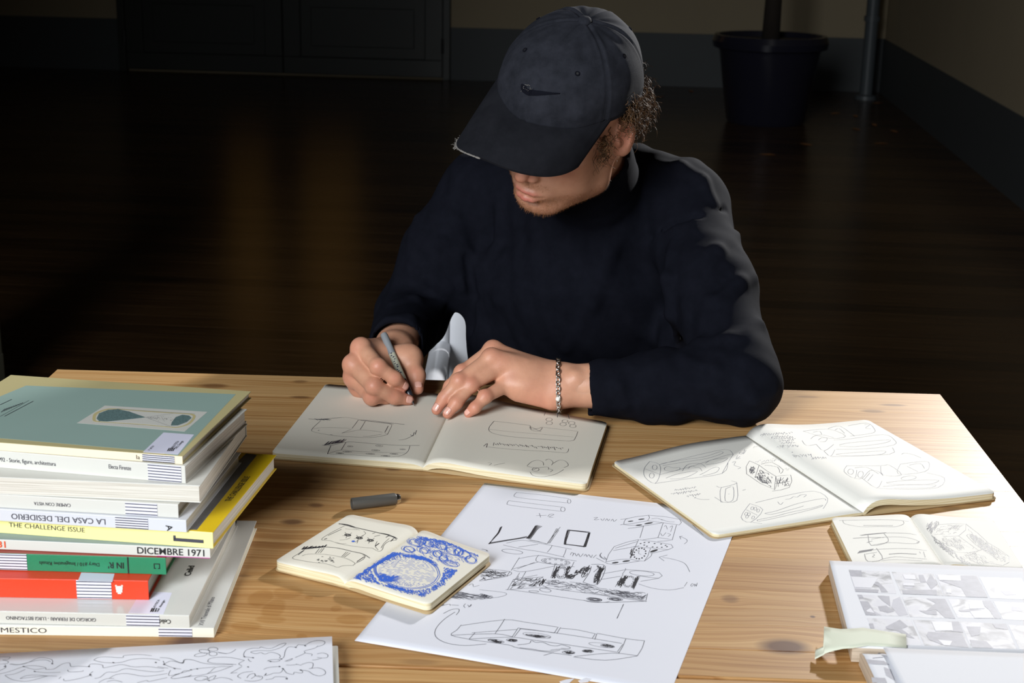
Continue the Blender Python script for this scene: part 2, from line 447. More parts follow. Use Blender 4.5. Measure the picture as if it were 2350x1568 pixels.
def wood_mat():
    m, nt, bs = newmat('oiled_pine')
    L = nt.links.new
    tc = N(nt, 'ShaderNodeTexCoord'); tc.object = table
    sx = N(nt, 'ShaderNodeSeparateXYZ'); L(tc.outputs['Object'], sx.inputs[0])
    oi = N(nt, 'ShaderNodeObjectInfo')
    def M2(op, a, b=None, c=None, clamp=False):
        n = N(nt, 'ShaderNodeMath', operation=op); n.use_clamp = clamp
        for i, v in enumerate((a, b, c)):
            if v is None: continue
            if isinstance(v, (int, float)): n.inputs[i].default_value = v
            else: L(v, n.inputs[i])
        return n.outputs[0]
    wn = N(nt, 'ShaderNodeTexNoise'); wn.inputs['Scale'].default_value = 9; wn.inputs['Detail'].default_value = 2
    L(tc.outputs['Object'], wn.inputs['Vector'])
    X, Y = sx.outputs[0], sx.outputs[1]
    jit = M2('MULTIPLY_ADD', wn.outputs[0], .016, -.008)
    knot = None; bend = None
    for (px, py, rx, ry, s) in KNOTS:
        p = tl(px, py)
        dx = M2('MULTIPLY', M2('ADD', M2('SUBTRACT', X, p.x), jit), 1/rx); dy = M2('MULTIPLY', M2('SUBTRACT', Y, p.y), 1/ry)
        d2 = M2('ADD', M2('MULTIPLY', dx, dx), M2('MULTIPLY', dy, dy))
        kk = M2('MULTIPLY', M2('SUBTRACT', 1.25, d2, clamp=True), s)
        knot = kk if knot is None else M2('MAXIMUM', knot, kk)
        # grain swerves around the knot
        g = M2('MULTIPLY', M2('DIVIDE', dy, M2('ADD', M2('MULTIPLY', d2, .5), 1.0)), -ry*.8)
        bend = g if bend is None else M2('ADD', bend, g)
    stain = None
    for (px, py, rx, ry) in STAINS:
        p = tl(px, py)
        dx = M2('MULTIPLY', M2('ADD', M2('SUBTRACT', X, p.x), jit), 1/rx); dy = M2('MULTIPLY', M2('ADD', M2('SUBTRACT', Y, p.y), M2('MULTIPLY', jit, 1.6)), 1/ry)
        d2 = M2('ADD', M2('MULTIPLY', dx, dx), M2('MULTIPLY', dy, dy))
        kk = M2('MULTIPLY', M2('SUBTRACT', 1.0, d2), 2.5, clamp=True)
        stain = kk if stain is None else M2('MAXIMUM', stain, kk)
    off = M2('MULTIPLY', oi.outputs['Random'], 37.0)
    yw = M2('ADD', M2('ADD', Y, bend), M2('MULTIPLY', wn.outputs[0], .012))
    cv = N(nt, 'ShaderNodeCombineXYZ'); L(M2('MULTIPLY', X, .9), cv.inputs[0]); L(M2('MULTIPLY', yw, 95), cv.inputs[1]); L(off, cv.inputs[2])
    g1 = N(nt, 'ShaderNodeTexNoise'); g1.inputs['Scale'].default_value = 1.6; g1.inputs['Detail'].default_value = 2; L(cv.outputs[0], g1.inputs['Vector'])
    cv2 = N(nt, 'ShaderNodeCombineXYZ'); L(M2('MULTIPLY', X, 5), cv2.inputs[0]); L(M2('MULTIPLY', yw, 420), cv2.inputs[1]); L(off, cv2.inputs[2])
    g2 = N(nt, 'ShaderNodeTexNoise'); g2.inputs['Scale'].default_value = 1.6; g2.inputs['Detail'].default_value = 3; L(cv2.outputs[0], g2.inputs['Vector'])
    r = ramp(nt, [(0.25, srgb(216, 178, 128)), (0.50, srgb(207, 165, 112)), (0.60, srgb(188, 142, 90)), (0.68, srgb(206, 164, 111)), (0.85, srgb(192, 146, 94))])
    L(g1.outputs[0], r.inputs[0])
    fine = ramp(nt, [(0.35, (1, 1, 1, 1)), (0.70, (.78, .72, .63, 1))]); L(g2.outputs[0], fine.inputs[0])
    mu = N(nt, 'ShaderNodeMix', data_type='RGBA', blend_type='MULTIPLY'); mu.inputs[0].default_value = 1
    L(r.outputs[0], mu.inputs[6]); L(fine.outputs[0], mu.inputs[7])
    tone = ramp(nt, [(0, (.78, .72, .64, 1)), (.5, (.97, .95, .9, 1)), (1, (1.0, 1.0, 1.0, 1))]); L(oi.outputs['Random'], tone.inputs[0])
    mu2 = N(nt, 'ShaderNodeMix', data_type='RGBA', blend_type='MULTIPLY'); mu2.inputs[0].default_value = 1
    L(mu.outputs[2], mu2.inputs[6]); L(tone.outputs[0], mu2.inputs[7])
    km = N(nt, 'ShaderNodeMix', data_type='RGBA'); L(M2('MULTIPLY', M2('POWER', knot, 1.3), .92, clamp=True), km.inputs[0])
    L(mu2.outputs[2], km.inputs[6]); km.inputs[7].default_value = srgb(88, 52, 32)
    sm = N(nt, 'ShaderNodeMix', data_type='RGBA', blend_type='MULTIPLY'); L(M2('MULTIPLY', stain, .45), sm.inputs[0])
    L(km.outputs[2], sm.inputs[6]); sm.inputs[7].default_value = (.72, .58, .34, 1)
    L(sm.outputs[2], bs.inputs['Base Color'])
    bs.inputs['Roughness'].default_value = .48
    bs.inputs['Specular IOR Level'].default_value = .4
    bp = N(nt, 'ShaderNodeBump'); bp.inputs['Strength'].default_value = .25; bp.inputs['Distance'].default_value = .0012
    L(g1.outputs[0], bp.inputs['Height']); L(bp.outputs[0], bs.inputs['Normal'])
    return m
MT['wood'] = wood_mat()
ys = [0.0]
for py in (907, 958, 989, 1040, 1079, 1115, 1170, 1203, 1245, 1280, 1321, 1362, 1400, 1457, 1521):
    ys.append(tl(650, py).y)
y = ys[-1]
while y > -TD+.1:
    y -= .085; ys.append(y)
ys[-1] = -TD
gap_i = 15
for i in range(len(ys)-1):
    b = MB(); e = .0002
    y1 = ys[i]-(e if i != gap_i else .0045); y0 = ys[i+1]+e
    b.box(0, TW, y0, y1, ZT-.028, ZT)
    b.build('plank', MT['wood'], table, bevel=.0012 if i in (gap_i-1, gap_i) else 0)
for yy in (-.12, -TD+.12):
    b = MB(); b.box(.06, TW-.06, yy-.03, yy+.03, ZT-.055, ZT-.0285)
    b.build('batten', MT['wood'], table)
for x in (.07, TW-.07):
    for yy in (-.07, -TD+.07):
        b = MB(); b.box(x-.03, x+.03, yy-.03, yy+.03, 0, ZT-.0285); b.build('leg', MT['wood'], table, bevel=.003)
for x in (.07, TW-.07):
    b = MB(); b.box(x-.015, x+.015, -TD+.1, -.1, .30, .36); b.build('stretcher', MT['wood'], table, bevel=.002)
# ------------------------------------------------------------------ flat print helpers
def catmull(pts, n=4, closed=False):
    P = [Vector((p[0], p[1], 0)) for p in pts]
    if len(P) < 3 or n <= 1: return [(p.x, p.y) for p in P]
    out = []
    m = len(P)
    for i in range(m if closed else m-1):
        p0 = P[(i-1) % m] if (closed or i > 0) else P[i]
        p1 = P[i]; p2 = P[(i+1) % m]
        p3 = P[(i+2) % m] if (closed or i+2 < m) else p2
        for k in range(n):
            t = k/n
            q = .5*((2*p1)+(-p0+p2)*t+(2*p0-5*p1+4*p2-p3)*t*t+(-p0+3*p1-3*p2+p3)*t**3)
            out.append((q.x, q.y))
    out.append((P[0].x, P[0].y) if closed else (P[-1].x, P[-1].y))
    return out
class Ink:
    """pen strokes as thin ribbons lying on a surface; hit(px,py) gives the surface point"""
    def __init__(s, hit, lift=.0005): s.hit = hit; s.lift = lift; s.mb = MB()
    def line(s, pts, w=.0006, smooth=4, closed=False, taper=False):
        w *= .78
        pts = catmull(pts, smooth, closed) if smooth > 1 else ([tuple(p) for p in pts]+([tuple(pts[0])] if closed else []))
        H = [s.hit(*p) for p in pts]
        H = [h for h in H if h is not None]
        if len(H) < 2: return
        vs = []; n = len(H)
        for i, h in enumerate(H):
            a = H[max(i-1, 0)]; b = H[min(i+1, n-1)]
            t = Vector((b.x-a.x, b.y-a.y, 0))
            t = t.normalized() if t.length > 1e-9 else Vector((1, 0, 0))
            ww = w*.5
            if taper: ww *= .25+.75*math.sin(math.pi*min(max(i/(n-1), .03), .97))
            o = Vector((-t.y, t.x, 0))*ww
            l = Vector((0, 0, s.lift))
            vs += [h+o+l, h-o+l]
        s.mb.add(vs, [(2*i+1, 2*i+3, 2*i+2, 2*i) for i in range(n-1)])
    def poly(s, pts):
        H = [s.hit(*p) for p in pts]
        H = [h+Vector((0, 0, s.lift)) for h in H if h is not None]
        if len(H) < 3: return
        a = sum(H[i].x*H[(i+1) % len(H)].y-H[(i+1) % len(H)].x*H[i].y for i in range(len(H)))
        if a < 0: H = H[::-1]
        s.mb.add(H, [tuple(range(len(H)))])
    def build(s, name, m, parent):
        o = mesh(name, s.mb.v, s.mb.f, m)
        o.parent = parent
        o.matrix_parent_inverse = parent.matrix_world.inverted() if parent else Matrix()
        return o
def crop(ox, oy, sc, pts): return [(ox+x*sc, oy+y*sc) for x, y in pts]
def put(o, parent):
    """parent an object whose mesh is in world coordinates"""
    bpy.context.view_layer.update()
    o.parent = parent
    o.matrix_parent_inverse = parent.matrix_world.inverted()
    return o
def text_part(body, size, m, parent, mtx, bold=0.0, sx=1.0, align='LEFT', name='lettering', fit=None):
    c = bpy.data.curves.new('t', 'FONT'); c.body = body; c.size = size; c.offset = bold*.45
    c.align_x = align; c.align_y = 'CENTER'; c.resolution_u = 3
    t = bpy.data.objects.new('t', c); COL.objects.link(t)
    bpy.context.view_layer.update()
    me = bpy.data.meshes.new_from_object(t.evaluated_get(bpy.context.evaluated_depsgraph_get()))
    bpy.data.objects.remove(t); bpy.data.curves.remove(c)
    me.materials.clear(); me.materials.append(m); me.name = name
    co = np.zeros(len(me.vertices)*3); me.vertices.foreach_get('co', co); co = co.reshape(-1, 3)
    if len(co):
        if fit:
            wdt = co[:, 0].max()-co[:, 0].min(); co[:, 0] = (co[:, 0]-co[:, 0].min())*(fit/wdt)
        co[:, 0] *= sx
        me.vertices.foreach_set('co', co.ravel())
    o = link(name, me, None, parent)
    o.matrix_local = mtx
    return o
def mtx(origin, xa, ya):
    xa = Vector(xa).normalized(); ya = Vector(ya).normalized(); za = xa.cross(ya)
    m = Matrix.Identity(4)
    for i in range(3): m[i][0], m[i][1], m[i][2], m[i][3] = xa[i], ya[i], za[i], origin[i]
    return m

# ------------------------------------------------------------------ the stack of books
class Book:
    def __init__(s, name, label, z0, t, fr, ang, w, d, cover, spine=None, top=None, pages='edge_white', ct=.0009, fore=False, rspine=0.0):
        s.z0, s.t, s.w, s.d = z0, t, w, d
        s.root = empty(name, (fr[0], fr[1], ZT+z0+.0001), math.radians(ang))
        s.M = Matrix.Translation((fr[0], fr[1], ZT+z0)) @ Matrix.Rotation(math.radians(ang), 4, 'Z'); s.Mi = s.M.inverted()
        tag(s.root, label, 'book', 'books in the tall stack')
        t -= .0002
        b = MB(); c = ct
        if not fore:
            b.box(-w+.002, -.0025, c+.0006, d-.0015, c, t-c)
        else:
            b.box(-w+.002, -.0012, .0012, d-c-.0006, c, t-c)
        b.build('page_block', MT[pages], s.root)
        b = MB()
        b.gridbox(-w, 0, c, d, t-c, t, 1, 1); top_o = b.build('front_cover', MT[top or cover], s.root, bevel=.0003)
        b = MB(); b.gridbox(-w, 0, c, d, 0, c); b.build('back_cover', MT[cover], s.root, bevel=.0003)
        b = MB()
        if not fore: b.box(-w, 0, 0, c, 0, t)
        else: b.box(-w, 0, d-c, d, 0, t)
        s.spine = b.build('spine', MT[spine or cover], s.root, bevel=.0004)
        s.top = top_o
        s.tt = t
    def sx(s, px, py=None):
        """local x on the spine under a picture column"""
        zz = s.z0+s.t*.5
        y = py
        P = s.M @ Vector((0, 0, s.t*.5)); qx, qy = proj(P)
        P2 = s.M @ Vector((-.1, 0, s.t*.5)); rx, ry = proj(P2)
        x = -(qx-px)/(qx-rx)*.1
        for _ in range(4):
            r = proj(s.M @ Vector((x, 0, s.t*.5)))[0]
            x += (px-r)/(qx-rx)*.1
        return x
    def text(s, body, x0, x1, h, m='ink_thin', flip=False, bold=0.0, zf=.5, name='lettering'):
        a, b = s.sx(x0), s.sx(x1)
        size = h/.72
        z = s.tt*zf
        if flip: return text_part(body, size, MT[m], s.spine, mtx((b, -.00045, z), (-1, 0, 0), (0, 0, -1)), bold, fit=b-a, name=name)
        return text_part(body, size, MT[m], s.spine, mtx((a, -.00045, z), (1, 0, 0), (0, 0, 1)), bold, fit=b-a, name=name)
    def sticker(s, x0, x1, n=5, wrap=0.0):
        a, b = s.sx(x0), s.sx(x1)
        mb = MB(); mb.box(a, b, -.0004, 0, .0006, s.tt-.0003); st = mb.build('sticker', MT['sticker'], s.spine)
        mb = MB()
        for i in range(n):
            z = s.tt*(i+.5)/n
            mb.box(a, b, -.0006, -.0004, z-.0004, z+.0004)
        mb.build('sticker_stripes', MT['black'], s.spine)
    def hit(s, px, py):
        return at(px, py, s.z0+s.t)
    def local_top(s, px, py):
        return s.Mi @ at(px, py, s.z0+s.t)
    def toppoly(s, name, pts, m, lift=.0003, parent=None):
        lift *= .35
        vs = [s.local_top(*p) for p in pts]
        a = sum(vs[i].x*vs[(i+1) % len(vs)].y-vs[(i+1) % len(vs)].x*vs[i].y for i in range(len(vs)))
        if a < 0: vs = vs[::-1]
        n = len(vs)
        V = [(v.x, v.y, s.tt-.0001) for v in vs]+[(v.x, v.y, s.tt+lift) for v in vs]
        F = [tuple(range(n, 2*n)), tuple(range(n))[::-1]]+[(i, (i+1) % n, (i+1) % n+n, i+n) for i in range(n)]
        return mesh(name, V, F, MT[m], parent or s.top)
    def toptext(s, body, p0, p1, h, m='ink_thin', bold=0.0, lift=.0008):
        a = s.local_top(*p0); b = s.local_top(*p1); d = (b-a); d.z = 0
        yv = Vector((-d.y, d.x, 0))
        return text_part(body, h/.72, MT[m], s.top, mtx((a.x, a.y, s.tt+lift*.38), d, yv), bold, fit=d.length)
MT['c_white'] = mat('white_card_cover', srgb(208, 207, 200), .42, .02, 12)
MT['c_cream'] = mat('cream_card_cover', srgb(236, 232, 214), .5, .03, 12)
MT['c_grey'] = mat('pale_grey_cover', srgb(206, 208, 214), .42, .02, 12)
MT['c_gloss'] = mat('pale_glossy_cover', srgb(214, 214, 210), .16, .02, 12)
MT['c_red'] = mat('orange_red_cover', srgb(226, 62, 26), .45, .06, 30, .1, 300)
MT['c_green'] = mat('green_cloth_cover', srgb(34, 128, 88), .5, .06, 60, .1, 400)
MT['c_yellow'] = mat('yellow_cover', srgb(222, 188, 20), .4, .04, 12)
MT['c_paleyellow'] = mat('pale_yellow_spine', srgb(252, 244, 158), .5, .02, 12)
MT['c_teal'] = mat('grey_teal_cover', srgb(148, 172, 164), .55, .06, 10)
MT['c_beige'] = mat('beige_cover', srgb(192, 180, 132), .55, .06, 14)
MT['c_beigespine'] = mat('cream_spine', srgb(244, 228, 194), .55, .05, 30)
MT['c_bluegrey'] = mat('blue_grey_cover', srgb(120, 142, 158), .4, .2, 40)
MT['c_photo'] = mat('dark_photo_print', srgb(96, 96, 100), .35, .75, 38)
MT['c_darkred'] = mat('dark_red_cover', srgb(150, 48, 26), .45, .1, 30)
MT['p_orange'] = mat('print_orange', srgb(226, 84, 40), .5, .03)
MT['p_grey'] = mat('print_grey', srgb(126, 124, 124), .5, .03)
MT['p_white'] = mat('print_white', srgb(240, 226, 216), .5, .03)
MT['p_darkteal'] = mat('print_dark_teal', srgb(96, 120, 120), .5, .85, 700)
MT['p_magenta'] = mat('print_magenta', srgb(190, 70, 150), .5, .03)
def depth_to(fr, z, px, py): p = at(px, py, z); return math.hypot(p.x-fr[0], p.y-fr[1])

k1 = Book('book', 'wide thin cream book at the very bottom of the stack, its spine ending in MESTICO', 0, .0097, (-.268, 1.249), .7, .30, .251, 'c_cream', top='c_gloss')
k1.text('MESTICO', 2, 107, .0052, 'ink_thin'); k1.sticker(364, 441, 3)
k1.toptext('XVII Triennale di Milano', (461, 1436), (489, 1371), .0046, 'ink_thin')
k1.toptext('Electa', (533, 1221), (540, 1196), .0046, 'ink_thin')
k2 = Book('book', 'white book second from the bottom of the stack, spine with two authors in grey capitals', .0097, .0123, (-.290, 1.249), -.4, .28, .235, 'c_white', top='c_gloss')
k2.text('GIORGIO DE FERRARI - LUIGI BISTAGNINO', 14, 220, .0036, 'ink_thin', flip=True); k2.text('Celid', 366, 392, .0042, 'black', flip=True, bold=.0002); k2.sticker(290, 366, 4)
k2.toptext('Celid', (430, 1322), (441, 1299), .0062, 'black', bold=.0003)
k2.toptext('TOMAS MALDONADO', (336, 1366), (366, 1308), .0036, 'ink_thin')
k2.toppoly('cover_label', crop(0, 840, .46416, [(634, 1222), (700, 1112), (850, 1122), (808, 1228)]), 'sticker')
k2.toptext('BIBLIOTECA', (348, 1404), (365, 1377), .0022, 'black', .0001); k2.toptext('del design', (360, 1405), (377, 1378), .0022, 'black', .0001)
for i in range(3): k2.toppoly('barcode', [(344+i*5, 1405), (347+i*5, 1405), (351+i*5, 1396), (348+i*5, 1396)], 'black', .0005)
k3 = Book('book', 'orange red paperback with a small white owl on its spine', .0220, .0195, (-.334, 1.279), .3, .25, .19, 'c_red')
k3.sticker(176, 256, 6)
k3.toppoly('cover_label', crop(0, 840, .46416, [(385, 1064), (402, 1022), (566, 1028), (555, 1068)]), 'sticker')
ow = MB(); ox = k3.sx(274); q = .0004
for (a0, a1, b0, b1) in ((-8, 8, 1, 12), (-7, 7, -8, 2), (-9, -5, 10, 15), (5, 9, 10, 15), (-4, 4, -13, -7)):
    ow.box(ox+a0*q, ox+a1*q, -.0006, 0, k3.tt*.52+b0*q*.8, k3.tt*.52+b1*q*.8)
ow.build('owl_emblem', MT['p_white'], k3.spine)
k4 = Book('book', 'green paperback in the stack, resting on the orange red one', .0415, .0173, (-.320, 1.293), -1.2, .25, .18, 'c_green', top='c_darkred')
k4.sticker(-20, 62, 6); k4.text('Diary #10 / Imaginative Rituals', 90, 228, .0038, 'black', flip=True); k4.text("IN R'", 248, 284, .0062, 'black', flip=True, bold=.0003)
mb = MB(); x_ = k4.sx(294); mb.box(x_-.0005, x_+.0005, -.0006, 0, .0004, k4.tt-.0002); mb.build('spine_rule', MT['black'], k4.spine)
mb = MB(); x_ = k4.sx(360)
for a in ((-.0028, -.0022, -.0026, .0026), (.0022, .0028, -.0026, .0026), (-.0028, .0028, .002, .0026), (-.0028, -.001, -.0026, -.002), (.001, .0028, -.0026, -.002)):
    mb.box(x_+a[0], x_+a[1], -.0006, 0, k4.tt*.5+a[2], k4.tt*.5+a[3])
mb.build('spine_emblem', MT['black'], k4.spine)
k5 = Book('book', 'white spined magazine dated December 1971 under the yellow one', .0589, .0102, (-.278, 1.293), -3.2, .30, .22, 'c_white', top='c_bluegrey')
k5.text('DICEMBRE 1971', 315, 469, .0068, 'black', bold=.00022); k5.text('31', -4, 13, .0066, 'p_orange', bold=.0004)
mb = MB(); mb.box(k5.sx(360), -.0005, -.0005, 0, .0002, .0007); mb.build('spine_rule', MT['p_magenta'], k5.spine)
k6 = Book('book', 'yellow magazine jutting out of the stack, titled The Challenge Issue', .0690, .0163, (-.275, 1.293), -7.3, .30, .210, 'c_yellow', spine='c_paleyellow')
k6.text('THE CHALLENGE ISSUE', 21, 195, .0048, 'ink_thin', zf=.56)
x_ = k6.sx(398); mb = MB(); mb.box(x_, k6.sx(467), -.0006, 0, .0050, .0082); mb.box(x_, x_+.0022, -.0006, 0, .0066, .0106); mb.build('numeral_one', MT['ink_thin'], k6.spine)
k6.toptext('THE CHALLENGE ISSUE', (523, 1151), (569, 1094), .0062, 'black', .0002)
k6.toppoly('cover_photo', [(452, 1216), (590, 1044), (565, 1041), (380, 1216)], 'c_photo', .0003)
k7 = Book('book', 'pale grey book lying on the yellow magazine, titled La Casa del Desiderio', .0853, .0122, (-.299, 1.292), -5.8, .28, .183, 'c_grey')
k7.text('LA CASA DEL DESIDERIO', 26, 242, .0058, 'ink_thin', flip=True); k7.sticker(265, 340, 5)
text_part('A', .0085, MT['black'], k7.spine, mtx((k7.sx(391)-.002, -.0005, k7.tt*.55), (.25, 0, -1), (1, 0, .25)), .0002)
k8 = Book('book', 'thin white book titled Camere con Vista under the book with outward page edges', .0975, .0135, (-.307, 1.297), -5.5, .26, .178, 'c_white')
k8.text('CAMERE CON VISTA', 78, 162, .0034, 'ink_thin', flip=True); k8.sticker(288, 361, 4)
k8.toppoly('cover_stripe', [(452, 1133), (520, 1050), (524, 1056), (458, 1136)], 'black', .0003)
k9 = Book('book', 'thick book with its page edges turned outward, third from the top', .1111, .0174, (-.287, 1.301), -3.4, .28, .185, 'c_white', pages='edge_white', fore=True)
k10 = Book('book', 'white Electa Firenze book directly under the grey teal cover', .1284, .0173, (-.301, 1.306), -9.6, .27, .170, 'c_white')
k10.text('1966-1992 - Storie, figure, architettura', -30, 128, .0042, 'ink_thin'); k10.text('Electa Firenze', 250, 301, .0044, 'ink_thin', zf=.62); k10.sticker(340, 416, 6)
k11 = Book('book', 'grey teal book with an hourglass picture on top of the stack', .1458, .0080, (-.304, 1.310), -8.6, .27, .200, 'c_beige', spine='c_beigespine')
k11.text('la', 313, 321, .0044, 'ink_thin'); k11.sticker(327, 401, 4)
k11.toppoly('teal_field', [(2, 1006), (330, 1034), (408, 1046), (541, 905), (60, 885), (-60, 935), (-60, 1000)], 'c_teal', .0002)
HG = lambda pts: crop(0, 880, .25532, pts)
k11.toppoly('picture_panel', HG([(693, 357), (943, 200), (1865, 257), (1660, 433)]), 'c_white', .0004)
k11.toppoly('hourglass_frame', HG(catmull([(830, 320), (850, 270), (950, 232), (1050, 228), (1300, 248), (1640, 270), (1740, 278), (1755, 310), (1700, 370), (1590, 400), (1500, 395), (1250, 372), (900, 350), (845, 342)], 4, True)), 'c_beige', .0006)
k11.toppoly('hourglass_glass', HG(catmull([(862, 320), (880, 275), (960, 242), (1050, 236), (1300, 256), (1640, 277), (1722, 288), (1730, 312), (1680, 365), (1590, 392), (1500, 388), (1250, 365), (905, 343)], 4, True)), 'c_white', .0008)
k11.toppoly('hourglass_sand', HG([(868, 318), (890, 272), (970, 240), (1060, 234), (1160, 255), (1310, 308), (1100, 332), (960, 346), (890, 342)]), 'p_darkteal', .0010)
k11.toppoly('hourglass_sand', HG([(1545, 350), (1580, 305), (1640, 284), (1700, 292), (1722, 312), (1680, 350), (1600, 380), (1535, 382)]), 'p_darkteal', .0010)
ik = Ink(k11.hit, .00026)
for pts in ([(1310, 308), (1560, 272)], [(1310, 308), (1530, 388)], [(1050, 232), (1750, 277)], [(880, 347), (1610, 398)]): ik.line(HG(pts), .0004, 1)
for i in range(60):
    t_ = rng.uniform(0, 1); x = 1320+t_*230; y = 310+t_*18+rng.normal(0, 4+8*t_); ik.line(HG([(x, y), (x+5, y+1)]), .0009, 1)
for i in range(9):
    ik.line(HG([(10+i*22, 262-i*9), (45+i*20, 230-i*7)]), .0007, 1)
ik.line(HG([(0, 300), (260, 155)]), .0005, 1); ik.line(HG([(40, 298), (298, 162)]), .0009, 1); ik.line(HG([(0, 195), (105, 146)]), .0011, 1)
put(ik.build('cover_drawing', MT['ink_thin'], None), k11.root)['kind'] = 'stuff'
k11.toppoly('cover_label', HG([(1285, 618), (1470, 443), (1745, 462), (1600, 640)]), 'sticker', .0006)
k11.toptext('BIBLIOTECA', (394, 1030), (409, 1013), .0026, 'black', .0001, .0010); k11.toptext('DEL Design', (402, 1031), (419, 1013), .0026, 'black', .0001, .0010); k11.toptext('F 8020', (342, 1034), (352, 1024), .0022, 'black', 0, .0010)
for i in range(4): k11.toppoly('barcode', [(383+i*4, 1036), (385.5+i*4, 1036), (390+i*4, 1029), (387.5+i*4, 1029)], 'black', .0011)
# ------------------------------------------------------------------ pages, notebooks and sheets
class Quad:
    """bilinear patch: c00 (u0,v0) spine near, c10 outer near, c11 outer far, c01 spine far; z(u,v) above table"""
    def __init__(s, c00, c10, c11, c01, zf):
        s.c = [Vector((c[0], c[1], 0)) for c in (c00, c10, c11, c01)]; s.zf = zf
        s.W = ((s.c[1]-s.c[0]).length+(s.c[2]-s.c[3]).length)/2; s.H = ((s.c[3]-s.c[0]).length+(s.c[2]-s.c[1]).length)/2
    def xy(s, u, v):
        a, b, c, d = s.c
        return a*((1-u)*(1-v))+b*(u*(1-v))+c*(u*v)+d*((1-u)*v)
    def inv(s, x, y):
        a, b, c, d = s.c; u = v = .5
        for _ in range(8):
            p = s.xy(u, v); ex, ey = x-p.x, y-p.y
            du = (b-a)*(1-v)+(c-d)*v; dv = (d-a)*(1-u)+(c-b)*u
            det = du.x*dv.y-du.y*dv.x
            u += (ex*dv.y-ey*dv.x)/det; v += (du.x*ey-du.y*ex)/det
        return u, v
    def hit(s, px, py):
        z = s.zf(.5, .5)
        for _ in range(7):
            p = at(px, py, z); u, v = s.inv(p.x, p.y)
            z = s.zf(min(max(u, 0), 1), min(max(v, 0), 1))
        if u < -.02 or u > 1.02 or v < -.02 or v > 1.02: return None
        p = at(px, py, z); return Vector((p.x, p.y, ZT+z))
    def P(s, u, v, dz=0.0):
        p = s.xy(u, v); return Vector((p.x, p.y, ZT+s.zf(u, v)+dz))
def block(name, q, zb, m_top, m_side, parent, rc=.006, nu=36, nv=14, grow=0.0, far_r=True):
    """solid page block over a Quad with rounded outer corners; zb(u,v) its underside"""
    us = [1-(1-i/nu)**1.0 for i in range(nu+1)]
    us = sorted(set([i/nu for i in range(nu+1)]+[1-.25*rc/q.W, 1-.5*rc/q.W, 1-.12*rc/q.W, 1-.03*rc/q.W, 1-.75*rc/q.W, .02, .05]))
    vs_ = [j/nv for j in range(nv+1)]
    V = []; F = []; mats = []
    n = len(us); m = len(vs_)
    for top in (1, 0):
        for v in vs_:
            for u in us:
                e = (1-u)*q.W; ins = 0.0
                if e < rc: ins = (rc-math.sqrt(max(0, rc*rc-(rc-e)**2)))/q.H
                vv = ins+(1-2*ins)*v
                uu = u*(1+grow)
                vg = (vv-.5)*(1+grow)+.5
                p = q.xy(uu, vg)
                z = q.zf(u, vv) if top else zb(u, vv)
                V.append((p.x, p.y, ZT+z))
    k = lambda i, j, t: (0 if t else n*m)+j*n+i
    for j in range(m-1):
        for i in range(n-1):
            F.append((k(i, j, 1), k(i+1, j, 1), k(i+1, j+1, 1), k(i, j+1, 1))); mats.append(0)
            F.append((k(i, j, 0), k(i, j+1, 0), k(i+1, j+1, 0), k(i+1, j, 0))); mats.append(1)
    for i in range(n-1):
        F.append((k(i, 0, 0), k(i+1, 0, 0), k(i+1, 0, 1), k(i, 0, 1))); mats.append(1)
        F.append((k(i, m-1, 0), k(i, m-1, 1), k(i+1, m-1, 1), k(i+1, m-1, 0))); mats.append(1)
    for j in range(m-1):
        F.append((k(0, j, 0), k(0, j, 1), k(0, j+1, 1), k(0, j+1, 0))); mats.append(1)
        F.append((k(n-1, j, 0), k(n-1, j+1, 0), k(n-1, j+1, 1), k(n-1, j, 1))); mats.append(1)
    # winding: flip everything if the quad is mirrored
    a = q.c[1]-q.c[0]; b = q.c[3]-q.c[0]
    if a.x*b.y-a.y*b.x < 0: F = [f[::-1] for f in F]
    me = bpy.data.meshes.new(name); me.from_pydata(V, [], F); me.update()
    me.materials.append(MT[m_top]); me.materials.append(MT[m_side])
    me.polygons.foreach_set('material_index', mats)
    me.polygons.foreach_set('use_smooth', [x == 0 for x in mats])
    me.update()
    o = link(name, me)
    return put(o, parent)
def notebook(name, label, px, tl_, tr_, hump_l=.003, hump_r=.004, zs=.0035, rc=.008, base=.0006, cover='kraft', extra_l=None, extra_r=None, gap=.0, paper='paper_ivory', edge='edge_ivory'):
    """px: Lf, Sf, Rf, Rn, Sn, Ln page corners in the photograph"""
    bmp = lambda u: (u/.13)*math.exp(1-u/.13) if u > 0 else 0
    def zfun(t, hump, ex):
        def f(u, v):
            k = 1-math.exp(-u/.05)
            z = base+zs*(1-k)+t*k+hump*bmp(u)
            if ex: z += ex(u, v)
            return z
        return f
    zl = zfun(tl_, hump_l, extra_l); zr = zfun(tr_, hump_r, extra_r)
    Lf, Sf, Rf, Rn, Sn, Ln = px
    qL = Quad(at(*Sn, zl(0, 0)), at(*Ln, zl(1, 0)), at(*Lf, zl(1, 1)), at(*Sf, zl(0, 1)), zl)
    qR = Quad(at(*Sn, zr(0, 0)), at(*Rn, zr(1, 0)), at(*Rf, zr(1, 1)), at(*Sf, zr(0, 1)), zr)
    c = (qL.c[1]+qR.c[2])/2
    root = empty(name, (c.x, c.y, ZT))
    tag(root, label, 'notebook')
    for q, t in ((qL, tl_), (qR, tr_)):
        flat = Quad(q.c[0], q.c[1], q.c[2], q.c[3], lambda u, v: base+.0009)
        block('cover', flat, lambda u, v: base, cover, cover, root, rc, 12, 6, grow=.012)
        z0 = q.zf
        def zb(u, v, z0=z0, t=t):
            return max(base+.0011, z0(u, v)-max(t-.0006, .0012)*1.0) if gap else base+.0011
        block('page_block', q, zb, paper, edge, root, rc)
    return root, qL, qR
